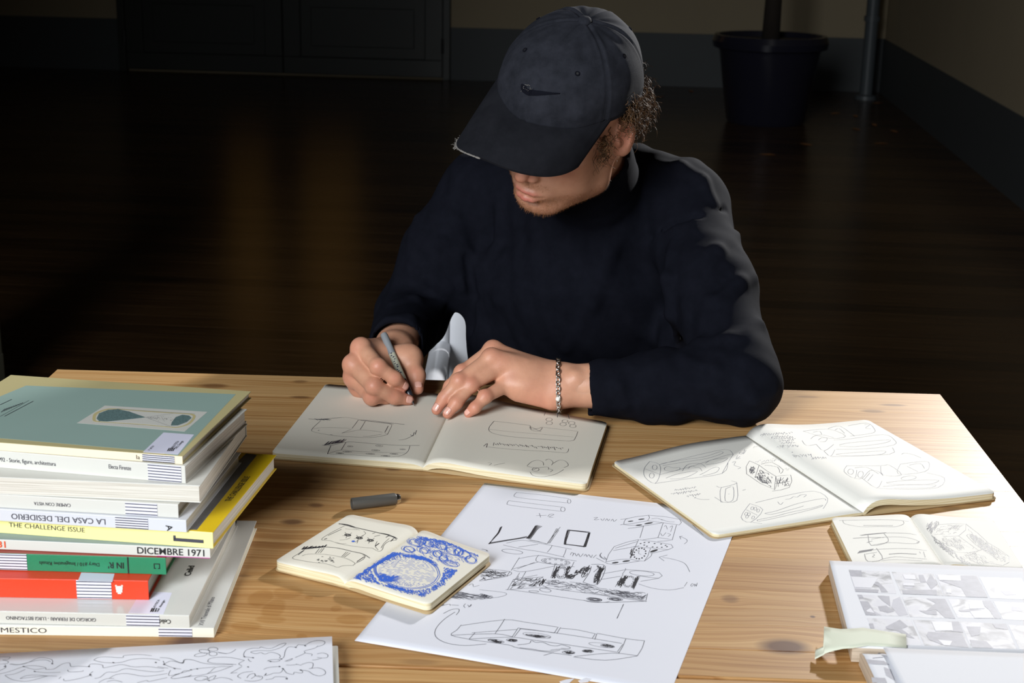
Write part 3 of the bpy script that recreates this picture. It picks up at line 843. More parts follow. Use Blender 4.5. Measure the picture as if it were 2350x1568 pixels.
def double_hit(qL, qR):
    def h(px, py):
        for q in (qL, qR):
            p = q.hit(px, py)
            if p is not None: return p
        return None
    return h
# --- large sketchbook under the hands
nbA, aL, aR = notebook('sketchbook', 'large open sketchbook under the writing hands, half in shade',
    ((748, 881), (1046, 915), (1394, 969), (1346, 1113), (971, 1074), (622, 1040)), .0075, .0080, .0008, .0055, .0035, gap=.001, cover='kraft')
# --- large sketchbook on the right
nbB, bL, bR = notebook('sketchbook', 'large sunlit open sketchbook beside the elbow, covering the sheet corner',
    ((1405, 1060), (1712, 1000), (1990, 963), (2288, 1132), (1981, 1177), (1640, 1229)), .0040, .0075, .0004, .0095, .0036, base=.0012, gap=.001, paper='paper_offwhite', extra_l=lambda u, v: .004*max(0, v-.7)/.3*math.exp(-((u-.45)/.3)**2))
# --- pocket notebook with blue drawing
nbC, cL, cR = notebook('pocket_notebook', 'pocket notebook with a blue ball drawing, lying over the sheet corner',
    ((802, 1180), (960, 1224), (1128, 1272), (984, 1389), (791, 1341), (629, 1289)), .0095, .0075, .0015, .0025, .0040, rc=.007, base=.0012, gap=.001, extra_r=lambda u, v: .003*u)
# --- pocket notebook on the right, tucked under the photo book
nbD, dL, dR = notebook('pocket_notebook', 'pocket notebook with hatched grey pen drawings, tucked under the photo book',
    ((1907, 1188), (2089, 1189), (2278, 1192), (2352, 1310), (2168, 1305), (1962, 1302)), .0070, .0060, .0010, .0025, .0030, rc=.007, paper='paper_offwhite')
# --- big loose sheet
def sheet_z(u, v): return .0007+.0003*math.sin(u*5+v*3)
A3c = [at(814, 1472), at(1537, 1595), at(1702, 1179), at(1112, 1110)]
sq = Quad(A3c[0], A3c[1], A3c[2], A3c[3], sheet_z)
sh = empty('drawing_sheet', ((A3c[0].x+A3c[2].x)/2, (A3c[0].y+A3c[2].y)/2, ZT))
tag(sh, 'large loose white sheet covered with black pen furniture sketches', 'paper')
block('paper_sheet', sq, lambda u, v: sheet_z(u, v)-.00035, 'paper_cool', 'paper_cool', sh, .00001, 30, 30)
# --- sketch pad at the lower left
zp = .015
pz = lambda u, v: zp
pA, pB, pC = at(762, 1461, zp), at(765, 1568, zp), at(0, 1500, zp)
pd_ = Vector((pC.x-pA.x, pC.y-pA.y, 0)).normalized(); pn = Vector((pd_.y, -pd_.x, 0))
if pn.y > 0: pn = -pn
pn2 = Vector((pB.x-pA.x, pB.y-pA.y, 0)).normalized()
A_ = Vector((pA.x, pA.y, 0)); PW, PHh = .34, .17
qp = Quad(A_+pd_*PW+pn2*PHh, A_+pn2*PHh, A_, A_+pd_*PW, pz)
pad = empty('sketch_pad', (A_.x, A_.y, ZT)); tag(pad, 'white sketch pad with a flowing flower line drawing beside the book stack', 'sketch pad')
block('page_block', qp, lambda u, v: .0035, 'paper_cool', 'edge_white', pad, .0003, 10, 10)
qc = Quad(qp.c[0], qp.c[1]-pd_*.005, qp.c[2]-pd_*.005+pn2*.012, qp.c[3]+pn2*.012, lambda u, v: .0118)
block('cover', qc, lambda u, v: .0002, 'c_white', 'c_white', pad, .002, 4, 4)
# --- photo book at the lower right
zt1 = .0150
bF = at(1903, 1287, zt1); bG = at(1956, 1487, zt1)
dirx = at(2350, 1304, zt1)-bF; dirx.z = 0; dirx.normalize()
diry = bG-bF; diry.z = 0; HL = diry.length; diry.normalize()
BW_ = .255
rb = empty('photo_book', (bF.x, bF.y, ZT)); tag(rb, 'thick open book of small grey photographs at the table corner', 'book')
F0 = Vector((bF.x, bF.y, 0)); G0 = Vector((bG.x, bG.y, 0))
zU = lambda u, v: zt1
qU = Quad(G0, G0+dirx*BW_, F0+dirx*BW_, F0, zU)
block('page_block', qU, lambda u, v: .0012, 'paper_white', 'edge_grey', rb, .0003, 12, 14)
g1 = at(1974, 1489, .017); G1 = Vector((g1.x, g1.y, 0))
g2 = at(2014, 1568, .019); dn = Vector((g2.x-g1.x, g2.y-g1.y, 0)).normalized()
zL_ = lambda u, v: .0180-.006*max(0, (v-.9)/.1)**2
qD = Quad(G1+dn*.18, G1+dn*.18+dirx*BW_, G1+dirx*BW_, G1, zL_)
block('page_block', qD, lambda u, v: .0012, 'paper_white', 'edge_grey', rb, .0003, 12, 24)
qV = Quad(G0+dn*.19+dirx*.002, G0+dn*.19+dirx*(BW_+.004), F0+dirx*(BW_+.004)+diry*.002, F0+dirx*.002+diry*.002, lambda u, v: .0011)
block('cover', qV, lambda u, v: .0002, 'c_grey', 'c_grey', rb, .0003, 4, 4)
# white leaf turned over the lower half
w1 = at(2027, 1488, .0195); W1 = Vector((w1.x, w1.y, 0)); w2 = at(2068, 1568, .021); dw_ = Vector((w2.x-w1.x, w2.y-w1.y, 0)).normalized()
qW = Quad(W1+dw_*.17, W1+dw_*.17+dirx*.23, W1+dirx*.23, W1, lambda u, v: .0200+.003*math.sin(math.pi*(1-v)*.5))
block('loose_page', qW, lambda u, v: qW.zf(u, v)-.0004, 'paper_white', 'paper_white', rb, .0003, 8, 14)
def photo_mat(name, lo, hi, sc, seed):
    m, nt, bs = newmat(name)
    tc = N(nt, 'ShaderNodeTexCoord'); mp = N(nt, 'ShaderNodeMapping'); mp.inputs['Location'].default_value = (seed*3.1, seed*1.7, seed)
    nt.links.new(tc.outputs['Object'], mp.inputs[0])
    n1 = N(nt, 'ShaderNodeTexNoise'); n1.inputs['Scale'].default_value = sc; n1.inputs['Detail'].default_value = 8; n1.inputs['Distortion'].default_value = .6
    nt.links.new(mp.outputs[0], n1.inputs['Vector'])
    r = ramp(nt, [(.36, lo), (.50, hi), (.60, srgb(200, 200, 209))]); nt.links.new(n1.outputs[0], r.inputs[0])
    nt.links.new(r.outputs[0], bs.inputs['Base Color']); bs.inputs['Roughness'].default_value = .55
    return m
K8 = lambda pts: crop(1900, 1270, .19149, pts)
cells = [[(247,197),(735,225),(820,487),(328,465)],[(765,225),(1260,247),(1390,512),(880,490)],[(1290,250),(1785,270),(1915,535),(1400,512)],[(1815,285),(2320,300),(2450,560),(1945,540)],
 [(350,497),(865,520),(975,760),(455,745)],[(890,522),(1400,548),(1530,787),(985,765)],[(1440,548),(1945,570),(2080,790),(1555,775)],[(1985,578),(2480,600),(2600,820),(2100,795)],
 [(470,780),(990,797),(1130,1110),(600,1085)],[(1020,800),(1565,820),(1695,1135),(1160,1108)],[(1580,822),(2130,850),(2260,1150),(1720,1136)],[(2165,860),(2640,880),(2770,1165),(2300,1152)]]
fills = [(150,214),(158,206),(160,190),(186,212),(160,216),(168,216),(166,218),(176,206),(164,212),(160,200),(172,208),(176,210)]
uq = lambda px, py: qU.hit(px, py)
def surf_poly(name, pts, hit, m, parent, lift):
    ik = Ink(hit, lift); ik.poly(pts)
    return put(ik.build(name, m, None), parent)
for i, cpts in enumerate(cells):
    lo, hi = fills[i]
    pm = photo_mat('grey_photo_%d' % i, srgb(lo-16, lo-16, lo-10), srgb(hi-6, hi-6, hi), 55, i+1)
    surf_poly('photograph', K8(cpts), uq, pm, rb, .00012)
MT['g_dark'] = mat('photo_grey_dark', srgb(150, 150, 162), .55, .3, 160)
MT['g_mid'] = mat('photo_grey_mid', srgb(172, 172, 184), .55, .1, 300)
MT['g_light'] = mat('photo_grey_light', srgb(214, 214, 222), .55, .03, 300)
shp = {'g_dark': [[(255,205),(400,208),(412,280),(275,275)],[(325,425),(610,440),(600,475),(335,462)],[(520,345),(600,345),(680,420),(720,470),(640,470),(610,400),(520,362)],
   [(1085,262),(1140,262),(1180,350),(1110,352)],[(1230,250),(1315,370),(1240,435),(1180,350)],[(890,445),(1300,440),(1310,505),(900,490)],
   [(1590,270),(1780,275),(1912,532),(1660,525),(1600,420),(1340,330),(1590,335)],[(385,575),(480,580),(580,745),(455,742)],[(355,500),(405,502),(430,540),(375,540)],
   [(595,515),(735,518),(750,640),(640,560)],[(600,640),(700,630),(790,700),(720,718),(620,690)],[(1180,545),(1400,550),(1525,785),(1400,775),(1300,680),(1180,690),(1290,600)],
   [(1090,690),(1300,690),(1310,740),(1190,735)],[(1850,570),(1945,572),(2075,785),(2000,780),(1930,680),(1880,640)],[(1560,690),(1690,672),(1840,680),(1820,700),(1600,705)],
   [(490,845),(540,845),(560,905),(510,900)],[(690,885),(860,800),(960,880),(880,910),(1040,1025),(960,1010),(850,940),(700,905)],[(1490,820),(1565,822),(1620,950),(1480,940)],
   [(1215,1040),(1400,1110),(1690,1135),(1650,1060),(1600,960),(1300,950),(1200,945),(1180,985)],[(1660,880),(1830,885),(1820,980),(1720,1000)],[(1700,1040),(1900,1060),(1980,1140),(1730,1134)],[(1970,848),(2128,850),(2160,920),(2010,900)]],
 'g_light': [[(895,255),(1040,262),(1055,318),(920,312)],[(900,360),(1030,365),(1040,395),(900,390)],[(1310,260),(1585,270),(1595,335),(1335,325)],[(1415,432),(1475,435),(1480,482),(1420,478)],
   [(280,290),(600,300),(520,420),(320,410)],[(460,690),(510,660),(560,720),(470,705)],[(1690,600),(1850,605),(1880,665),(1700,670)],[(1700,700),(1920,680),(1990,780),(1760,780)],[(1320,1040),(1490,1055),(1460,1110),(1390,1105)],[(1240,820),(1480,830),(1500,930),(1290,935)]],
 'g_mid': [[(780,560),(860,525),(960,740),(850,755),(760,640)],[(905,400),(1030,400),(990,432),(930,425)],[(440,720),(580,740),(640,742),(560,700)],[(2070,455),(2180,450),(2260,500),(2120,505)],[(2200,640),(2300,650),(2330,700),(2200,690)]]}
for li, (gm, lst) in enumerate((('g_mid', shp['g_mid']), ('g_dark', shp['g_dark']), ('g_light', shp['g_light']))):
    for p in lst: surf_poly('photo_print', K8(p), uq, MT[gm], rb, .00020+.00006*li)
# photo strip on the lower half
dq = lambda px, py: qD.hit(px, py)
C7 = lambda pts: crop(1820, 1160, .26019, pts)
surf_poly('photograph', C7([(620, 1268), (790, 1262), (930, 1568), (690, 1568)]), dq, photo_mat('grey_photo_20', srgb(150, 150, 158), srgb(222, 222, 230), 40, 20), rb, .00012)
for p in ([(670, 1290), (760, 1300), (800, 1340), (700, 1350)], [(640, 1360), (800, 1375), (850, 1410), (660, 1400)], [(690, 1520), (810, 1525), (830, 1568), (700, 1568)], [(770, 1310), (815, 1312), (850, 1412), (800, 1400)], [(800, 1430), (860, 1450), (900, 1550), (820, 1500)]): surf_poly('photo_print', C7(p), dq, MT['g_dark'], rb, .00022)
# paper tape flag
tp = [((1871, 1492), (1870, 1513), .006), ((1889, 1484), (1890, 1503), .0085), ((1891, 1438), (1893, 1500), .010), ((1908, 1441), (1912, 1494), .013), ((1930, 1444), (1935, 1489), .0160), ((1955, 1443), (1955, 1488), .0172), ((1980, 1441), (1990, 1482), .0174), ((2030, 1449), (2035, 1484), .0174), ((2079, 1456), (2081, 1487), .0174)]
V = []; F = []
for (a, c_, z) in tp:
    for k in range(5):
        px_, py_ = a[0]+(c_[0]-a[0])*k/4, a[1]+(c_[1]-a[1])*k/4
        p = at(px_, py_, z+.0005*math.sin(k*1.9+px_*.05)); V.append((p.x, p.y, p.z))
for i in range(len(tp)-1):
    for k in range(4):
        a = i*5+k; F.append((a, a+1, a+6, a+5))
MT['tape'] = mat('pale_green_paper_tape', srgb(228, 232, 212), .7, .02, 20)
o = mesh('paper_tape', V, F, MT['tape'], None, True)
md = o.modifiers.new('thickness', 'SOLIDIFY'); md.thickness = .0002
tag(o, 'strip of pale paper tape stuck on the left edge of the photo book', 'tape')
# --- pen cap
MT['cap_grey'] = mat('grey_plastic', srgb(84, 82, 78), .4, .04, 30)
MT['steel'] = mat('polished_steel', srgb(200, 202, 206), .18, .04, 30, metal=1.0)
rcap = .0068
e0, e1 = at(807, 1157, rcap), at(909, 1145, rcap)
ax = (e1-e0); Lc = ax.length
capr = empty('loose_pen_cap', (e0.x, e0.y, e0.z-rcap), math.atan2(ax.y, ax.x)); tag(capr, 'grey plastic pen cap lying on the table', 'pen cap')
def lathe_x(name, prof, m, parent, n=28):
    b = MB(); b.lathe([(r, z) for r, z in prof], n)
    b.v = [(z, x, y+rcap) for x, y, z in b.v]
    o = b.build(name, m, parent); auto_smooth(o, 35); return o
lathe_x('cap_body', [(0, .028), (.0052, .028), (.0052, .0004), (.0056, 0), (.0066, 0), (.0068, .0006), (.0068, Lc-.002), (.0058, Lc), (.0, Lc)], MT['cap_grey'], capr)
lathe_x('cap_end', [(.0056, Lc-.0005), (.0056, Lc+.002), (.0045, Lc+.0045), (0, Lc+.005)], MT['steel'], capr)
b = MB(); b.box(.012, Lc+.003, .0072, .0082, .0045, .0075); b.box(Lc-.002, Lc+.003, .004, .0082, .0045, .0075); b.build('clip', MT['steel'], capr, bevel=.0003)
# --- scraps of white tape at the near edge
for i, pts in enumerate(([(1284, 1566), (1300, 1561), (1318, 1559), (1308, 1568), (1296, 1572)], [(1327, 1564), (1345, 1557), (1358, 1560), (1350, 1566), (1332, 1568)])):
    ps = [at(x, y) for x, y in pts]; n = len(ps)
    if sum(ps[k].x*ps[(k+1) % n].y-ps[(k+1) % n].x*ps[k].y for k in range(n)) < 0: ps = ps[::-1]
    o = mesh('tape_scrap', [(p.x, p.y, ZT) for p in ps]+[(p.x, p.y, ZT+.0006) for p in ps], [tuple(range(n, 2*n)), tuple(range(n))[::-1]]+[(k, (k+1) % n, (k+1) % n+n, k+n) for k in range(n)], MT['paper_cool'])
    tag(o, ('left' if i == 0 else 'right')+' one of two tiny white paper scraps at the near edge below the large sheet', 'scrap')
# ------------------------------------------------------------------ organic modelling: smooth distance fields + surface nets
class Field:
    def __init__(s, lo, hi, h):
        s.lo = np.array(lo, float); s.h = h
        s.n = np.ceil((np.array(hi)-s.lo)/h).astype(int)+1
        s.d = np.full(s.n, .08, np.float32)
    def blk(s, lo, hi):
        a = np.clip(np.floor((np.array(lo)-s.lo)/s.h).astype(int), 0, s.n); b = np.clip(np.ceil((np.array(hi)-s.lo)/s.h).astype(int)+1, 0, s.n)
        if np.any(b <= a): return None
        g = [(s.lo[i]+s.h*np.arange(a[i], b[i])).astype(np.float32) for i in range(3)]
        return (slice(a[0], b[0]), slice(a[1], b[1]), slice(a[2], b[2])), g[0][:, None, None], g[1][None, :, None], g[2][None, None, :]
    @staticmethod
    def smin(a, b, k):
        if k <= 0: return np.minimum(a, b)
        h = np.clip(.5+.5*(b-a)/k, 0, 1)
        return b*(1-h)+a*h-k*h*(1-h)
    def comb(s, sl, d, k, op):
        if op == 'add': s.d[sl] = s.smin(s.d[sl], d, k)
        elif op == 'cut': s.d[sl] = -s.smin(-s.d[sl], d, k)
    def cone(s, a, b, ra, rb, k=.01, op='add', flat=None, axis=None, sq=1.0):
        a = np.array(a, float); b = np.array(b, float); R = max(ra, rb)*max(1, sq)+k+2.5*s.h
        q = s.blk(np.minimum(a, b)-R, np.maximum(a, b)+R)
        if q is None: return
        sl, X, Y, Z = q
        ba = b-a; L2 = max(float(ba@ba), 1e-12)
        px, py, pz = X-a[0], Y-a[1], Z-a[2]
        t = (px*ba[0]+py*ba[1]+pz*ba[2])/L2
        tc = np.clip(t, 0, 1)
        qx, qy, qz = px-ba[0]*tc, py-ba[1]*tc, pz-ba[2]*tc
        if axis is not None:
            ax = np.array(axis, float); ax /= np.linalg.norm(ax)
            dt = (qx*ax[0]+qy*ax[1]+qz*ax[2])*(1/sq-1)
            qx, qy, qz = qx+ax[0]*dt, qy+ax[1]*dt, qz+ax[2]*dt
        d = np.sqrt(qx*qx+qy*qy+qz*qz)-(ra+(rb-ra)*tc)
        if axis is not None: d = d*min(1, sq)
        if flat == 'b': d = np.maximum(d, (t-1)*math.sqrt(L2))
        if flat == 'a': d = np.maximum(d, -t*math.sqrt(L2))
        s.comb(sl, d.astype(np.float32), k, op)
    def ell(s, c, r, k=.01, op='add', R=None):
        c = np.array(c, float); r = np.array(r, float)
        ext = (np.abs(R)@r if R is not None else r)+k+2.5*s.h
        q = s.blk(c-ext, c+ext)
        if q is None: return
        sl, X, Y, Z = q
        p = [X-c[0], Y-c[1], Z-c[2]]
        if R is not None: p = [R[0, i]*p[0]+R[1, i]*p[1]+R[2, i]*p[2] for i in range(3)]
        k0 = np.sqrt(sum((p[i]/r[i])**2 for i in range(3))); k1 = np.sqrt(sum((p[i]/r[i]**2)**2 for i in range(3)))+1e-9
        s.comb(sl, (k0*(k0-1)/k1).astype(np.float32), k, op)
    def chain(s, pts, rad, k=.004, op='add', **kw):
        for i in range(len(pts)-1): s.cone(pts[i], pts[i+1], rad[i], rad[i+1], k, op, **kw)
    def ridge(s, pts, r=.006, k=.012, op='add'):
        n = len(pts); rr = [r*(.25+.75*math.sin(math.pi*(i+.3)/(n-.4))) for i in range(n)]
        s.chain(pts, rr, k, op)
    def noise(s, fn):
        n = s.n
        X = (s.lo[0]+s.h*np.arange(n[0])).astype(np.float32)[:, None, None]; Y = (s.lo[1]+s.h*np.arange(n[1])).astype(np.float32)[None, :, None]; Z = (s.lo[2]+s.h*np.arange(n[2])).astype(np.float32)[None, None, :]
        s.d += fn(X, Y, Z)
    def verts(s):
        d = s.d; neg = d < 0
        c = [neg[i:d.shape[0]-1+i, j:d.shape[1]-1+j, k:d.shape[2]-1+k] for i in (0, 1) for j in (0, 1) for k in (0, 1)]
        cnt = sum(x.astype(np.int8) for x in c)
        act = (cnt > 0) & (cnt < 8)
        I = np.argwhere(act)
        idx = np.full(act.shape, -1, np.int64); idx[tuple(I.T)] = np.arange(len(I))
        acc = np.zeros((len(I), 3)); num = np.zeros(len(I))
        corners = [(i, j, k) for i in (0, 1) for j in (0, 1) for k in (0, 1)]
        val = {cc: d[I[:, 0]+cc[0], I[:, 1]+cc[1], I[:, 2]+cc[2]] for cc in corners}
        for ca in corners:
            for ax in range(3):
                if ca[ax] == 1: continue
                cb = list(ca); cb[ax] = 1; cb = tuple(cb)
                a, b = val[ca], val[cb]; m = (a < 0) != (b < 0)
                t = np.where(m, a/np.where(m, a-b, 1), 0)
                p = np.array(ca, float)[None, :].repeat(len(I), 0); p[:, ax] += t
                acc[m] += p[m]; num[m] += 1
        V = s.lo+s.h*(I+acc/num[:, None])
        F = []
        for ax in range(3):
            sh = [slice(None)]*3
            a = neg; lo = [slice(1, -1)]*3; lo[ax] = slice(0, -1); hi = [slice(1, -1)]*3; hi[ax] = slice(1, None)
            x, y = neg[tuple(lo)], neg[tuple(hi)]
            E = np.argwhere(x != y)
            if not len(E): continue
            base = E.copy()
            o1, o2 = [i for i in range(3) if i != ax]
            base[:, o1] += 1; base[:, o2] += 1
            sgn = x[tuple(E.T)]
            def cell(d1, d2):
                q = base.copy(); q[:, o1] -= d1; q[:, o2] -= d2
                return idx[q[:, 0], q[:, 1], q[:, 2]]
            q = np.stack([cell(1, 1), cell(0, 1), cell(0, 0), cell(1, 0)], 1)
            flip = sgn if ax != 1 else ~sgn
            q[~flip] = q[~flip][:, ::-1]
            F.append(q)
        F = np.concatenate(F); F = F[(F >= 0).all(1)]
        return V, F
def smooth_mesh(V, F, it=2, lam=.5):
    E = np.concatenate([F[:, [0, 1]], F[:, [1, 2]], F[:, [2, 3]], F[:, [3, 0]]]); E = np.concatenate([E, E[:, ::-1]])
    cnt = np.bincount(E[:, 0], minlength=len(V))[:, None]
    for _ in range(it):
        for l in (lam, -lam*1.03):
            A = np.stack([np.bincount(E[:, 0], V[E[:, 1], c], len(V)) for c in range(3)], 1)/np.maximum(cnt, 1)
            V = V+l*(A-V)
    return V
def npmesh(name, V, F, m, parent=None, col=None, smooth=True):
    me = bpy.data.meshes.new(name)
    me.vertices.add(len(V)); me.vertices.foreach_set('co', np.asarray(V, np.float32).ravel())
    nf = len(F); me.loops.add(nf*4); me.polygons.add(nf)
    me.loops.foreach_set('vertex_index', np.asarray(F, np.int32).ravel())
    me.polygons.foreach_set('loop_start', np.arange(nf, dtype=np.int32)*4)
    me.polygons.foreach_set('loop_total', np.full(nf, 4, np.int32))
    me.polygons.foreach_set('use_smooth', np.ones(nf, bool))
    me.update(calc_edges=True); me.validate()
    if col is not None:
        at_ = me.color_attributes.new('Col', 'FLOAT_COLOR', 'POINT')
        at_.data.foreach_set('color', np.concatenate([col, np.ones((len(col), 1))], 1).astype(np.float32).ravel())
    return link(name, me, m, parent)
# ------------------------------------------------------------------ the sitter
def rotm(a, b, c):
    ca, sa = math.cos(a), math.sin(a); cb, sb = math.cos(b), math.sin(b); cc, sc = math.cos(c), math.sin(c)
    Rx = np.array([[1, 0, 0], [0, ca, -sa], [0, sa, ca]]); Ry = np.array([[cb, 0, sb], [0, 1, 0], [-sb, 0, cb]]); Rz = np.array([[cc, -sc, 0], [sc, cc, 0], [0, 0, 1]])
    return Rz@Rx@Ry
HR = rotm(-.41929, -.34316, 2.48440)             # head frame: x person's right, y face forward, z up
HP = np.array([.0715, 2.02211, ZT+.3820])
def hw(P): return np.asarray(P, float)@HR.T+HP
def wh(P): return (np.asarray(P, float)-HP)@HR
A_np = lambda v: np.array([v[0], v[1], v[2]], float)
P_ = lambda px, py, Y: A_np(atY(px, py, Y))
T_ = lambda px, py, z: A_np(at(px, py, z))

def skin_mat():
    m, nt, bs = newmat('skin')
    L = nt.links.new
    vc = N(nt, 'ShaderNodeVertexColor'); vc.layer_name = 'Col'
    tc = N(nt, 'ShaderNodeTexCoord')
    nz = N(nt, 'ShaderNodeTexNoise'); nz.inputs['Scale'].default_value = 60; nz.inputs['Detail'].default_value = 5
    L(tc.outputs['Object'], nz.inputs['Vector'])
    r = ramp(nt, [(.3, (.9, .84, .82, 1)), (.7, (1.04, 1.02, 1.0, 1))]); L(nz.outputs[0], r.inputs[0])
    mu = N(nt, 'ShaderNodeMix', data_type='RGBA', blend_type='MULTIPLY'); mu.inputs[0].default_value = 1
    L(vc.outputs[0], mu.inputs[6]); L(r.outputs[0], mu.inputs[7]); L(mu.outputs[2], bs.inputs['Base Color'])
    bs.inputs['Roughness'].default_value = .46
    bs.inputs['Specular IOR Level'].default_value = .42
    bs.inputs['Subsurface Weight'].default_value = .12
    bs.inputs['Subsurface Radius'].default_value = (.010, .004, .002)
    bs.inputs['Subsurface Scale'].default_value = .35
    nb = N(nt, 'ShaderNodeTexNoise'); nb.inputs['Scale'].default_value = 700; nb.inputs['Detail'].default_value = 3
    L(tc.outputs['Object'], nb.inputs['Vector'])
    bp = N(nt, 'ShaderNodeBump'); bp.inputs['Strength'].default_value = .22; bp.inputs['Distance'].default_value = .0008
    L(nb.outputs[0], bp.inputs['Height']); L(bp.outputs[0], bs.inputs['Normal'])
    return m
MT['skin'] = skin_mat()
SK = np.array(srgb(203, 153, 126)[:3]); SKRED = np.array(srgb(198, 116, 98)[:3])
def paint(V, spots, base=SK):
    C = np.tile(base, (len(V), 1))
    for p, r, col, st in spots:
        d2 = ((V-np.asarray(p))**2).sum(1)/r**2
        wgt = (st*np.exp(-d2))[:, None]
        C = C*(1-wgt)+np.asarray(col)*wgt
    return C

# ---------------- head (local frame)
f = Field((-.115, -.15, -.27), (.115, .16, .15), .0022)
f.ell((0, -.012, .040), (.075, .096, .080), .02)
f.ell((0, .028, -.030), (.062, .064, .088), .03)
for s_ in (-1, 1):
    f.chain([(s_*.056, -.004, -.030), (s_*.050, .012, -.078), (s_*.020, .064, -.104)], [.018, .017, .016], .028)
    f.ell((s_*.043, .054, -.014), (.021, .019, .020), .02)
    f.ell((s_*.040, .046, -.052), (.022, .024, .034), .022)
f.ell((0, .071, -.106), (.021, .017, .016), .018)
f.cone((-.038, .080, .030), (.038, .080, .030), .013, .013, .018)
f.chain([(0, .086, .022), (0, .101, -.008), (0, .112, -.030)], [.0080, .0078, .0092], .012)
for s_ in (-1, 1): f.ell((s_*.0110, .099, -.036), (.0072, .0095, .0066), .007)
f.ell((0, .076, -.066), (.030, .023, .026), .018)
for s_ in (-1, 1):
    f.chain([(s_*.024, .086, -.0715), (s_*.012, .0965, -.0665), (s_*.003, .1005, -.0655)], [.0026, .0038, .0036], .005)
    f.chain([(s_*.022, .086, -.0745), (s_*.010, .0960, -.0795), (0, .0985, -.0800)], [.0028, .0046, .0050], .005)
    f.chain([(s_*.026, .090, -.0732), (s_*.013, .1025, -.0726), (0, .1070, -.0728)], [.0012, .0019, .0019], .002, 'cut')
    f.ell((s_*.006, .101, -.0455), (.0032, .004, .004), .003, 'cut')
    f.ell((s_*.032, .094, .006), (.016, .012, .010), .014, 'cut')
    f.ell((s_*.031, .074, .004), (.0125, .0125, .0120), .004)
f.ell((0, .092, -.092), (.016, .008, .004), .010, 'cut')
neck_b = wh(np.array([.125, 2.240, ZT+.175])); neck_m = wh(np.array([.108, 2.135, ZT+.275]))
f.chain([(0, -.035, -.045), neck_m, neck_b], [.054, .053, .055], .025)
for s_ in (-1, 1):
    ear_c = np.array([s_*.078, -.012, -.002]); Re = rotm(-.25, 0, s_*.42)
    f.ell(ear_c, (.0075, .0185, .031), .004, R=Re)
    f.ell(ear_c+Re@np.array([s_*.007, .002, .003]), (.006, .0105, .019), .003, 'cut', R=Re)
    f.ell(ear_c+Re@np.array([s_*.002, .004, -.024]), (.006, .010, .010), .005, R=Re)
    f.ell(ear_c+Re@np.array([s_*.004, .012, -.002]), (.004, .004, .008), .004, R=Re)
Vh, Fh = f.verts(); Vh = smooth_mesh(Vh, Fh, 1)
LIP = np.array(srgb(196, 112, 104)[:3]); STB = np.array(srgb(136, 90, 62)[:3])
Ch = np.tile(SK, (len(Vh), 1))
def blend(w_, col):
    global Ch
    Ch = Ch*(1-w_[:, None])+np.asarray(col)*w_[:, None]
x, y, z = Vh.T
sm = lambda a, b, t: np.clip((t-a)/(b-a), 0, 1)**2*(3-2*np.clip((t-a)/(b-a), 0, 1))
blend(.55*np.exp(-((x/.016)**2+((y-.11)/.02)**2+((z+.032)/.014)**2)), SKRED)                 # nose
blend(.35*np.exp(-(((abs(x)-.042)/.02)**2+((y-.07)/.03)**2+((z+.02)/.02)**2)), SKRED)       # cheeks
beard = sm(-.055, -.085, z)*sm(-.02, .02, y)*(1-.75*np.exp(-(((abs(x)-.03)/.012)**2+((z+.062)/.018)**2)))
beard = np.maximum(beard, np.exp(-(((z+.0555)/.007)**2+(x/.030)**4))*sm(.07, .085, y))
beard = np.maximum(beard, .8*np.exp(-(((abs(x)-.058)/.014)**2+((y-.012)/.022)**2))*sm(.03, -.03, z)*(z > -.11))
nse = .5+.5*np.sin(x*1900+np.sin(z*900)*2)*np.sin(z*2100+np.sin(y*1300)*2)
blend(np.clip(beard*(.38+.32*nse), 0, .8), STB)
lips = np.exp(-(((z+.0662)/.0042)**2+(x/.019)**4)) + np.exp(-(((z+.0795)/.0052)**2+(x/.017)**4))
blend(np.clip(lips*sm(.088, .094, y)*.8, 0, .8), LIP)
blend(.5*np.exp(-(((abs(x)-.08)/.02)**2+((y+.012)/.025)**2+(z/.035)**2)), SKRED)
wz = sm(-.03, .03, Vh[:, 1])*(Vh[:, 2] < -.035)
Vh[:, 2] = Vh[:, 2]+wz*(-.08)*(Vh[:, 2]+.035)
Vh_w = hw(Vh); headC = Ch

# ---------------- arms and hands
LS = P_(1568, 484, 2.19); LE = T_(1694, 880, .053); LW = T_(1292, 888, .040)
RS = P_(1102, 440, 2.31); RE = P_(942, 730, 2.25); RW = T_(912, 806, .052)
LE[1] += 0
# left hand (palm down, finger tips on the page)
hl = Field(tuple(np.array([-.13, 1.78, ZT-.005])), tuple(np.array([.24, 2.02, ZT+.13])), .0017)
wr = T_(1284, 886, .041)
lm = {'i': T_(1124, 812, .083), 'm': T_(1128, 823, .079), 'r': T_(1150, 840, .069), 'p': T_(1170, 880, .047)}
lm['i'] = lm['i']+np.array([.004, .022, -.002])
fin = {'i': [lm['i'], T_(1060, 862, .058)+np.array([0, .014, 0]), T_(1032, 893, .036)+np.array([0, .012, 0]), T_(1016, 918, .0185)+np.array([0, .01, 0])],
       'm': [lm['m'], T_(1054, 875, .056), T_(1020, 914, .034), T_(1002, 941, .0195)],
       'r': [lm['r'], T_(1082, 884, .051), T_(1047, 925, .032), T_(1027, 950, .0190)],
       'p': [lm['p'], T_(1114, 911, .038), T_(1090, 936, .0265), T_(1075, 949, .0185)]}
rad = {'i': [.0112, .0092, .0082, .0066], 'm': [.0114, .0094, .0084, .0068], 'r': [.0112, .0090, .0080, .0066], 'p': [.0102, .0080, .0072, .0060]}
wrt = wr+np.array([0, .012, .006]); wrb = wr+np.array([0, -.010, -.004])
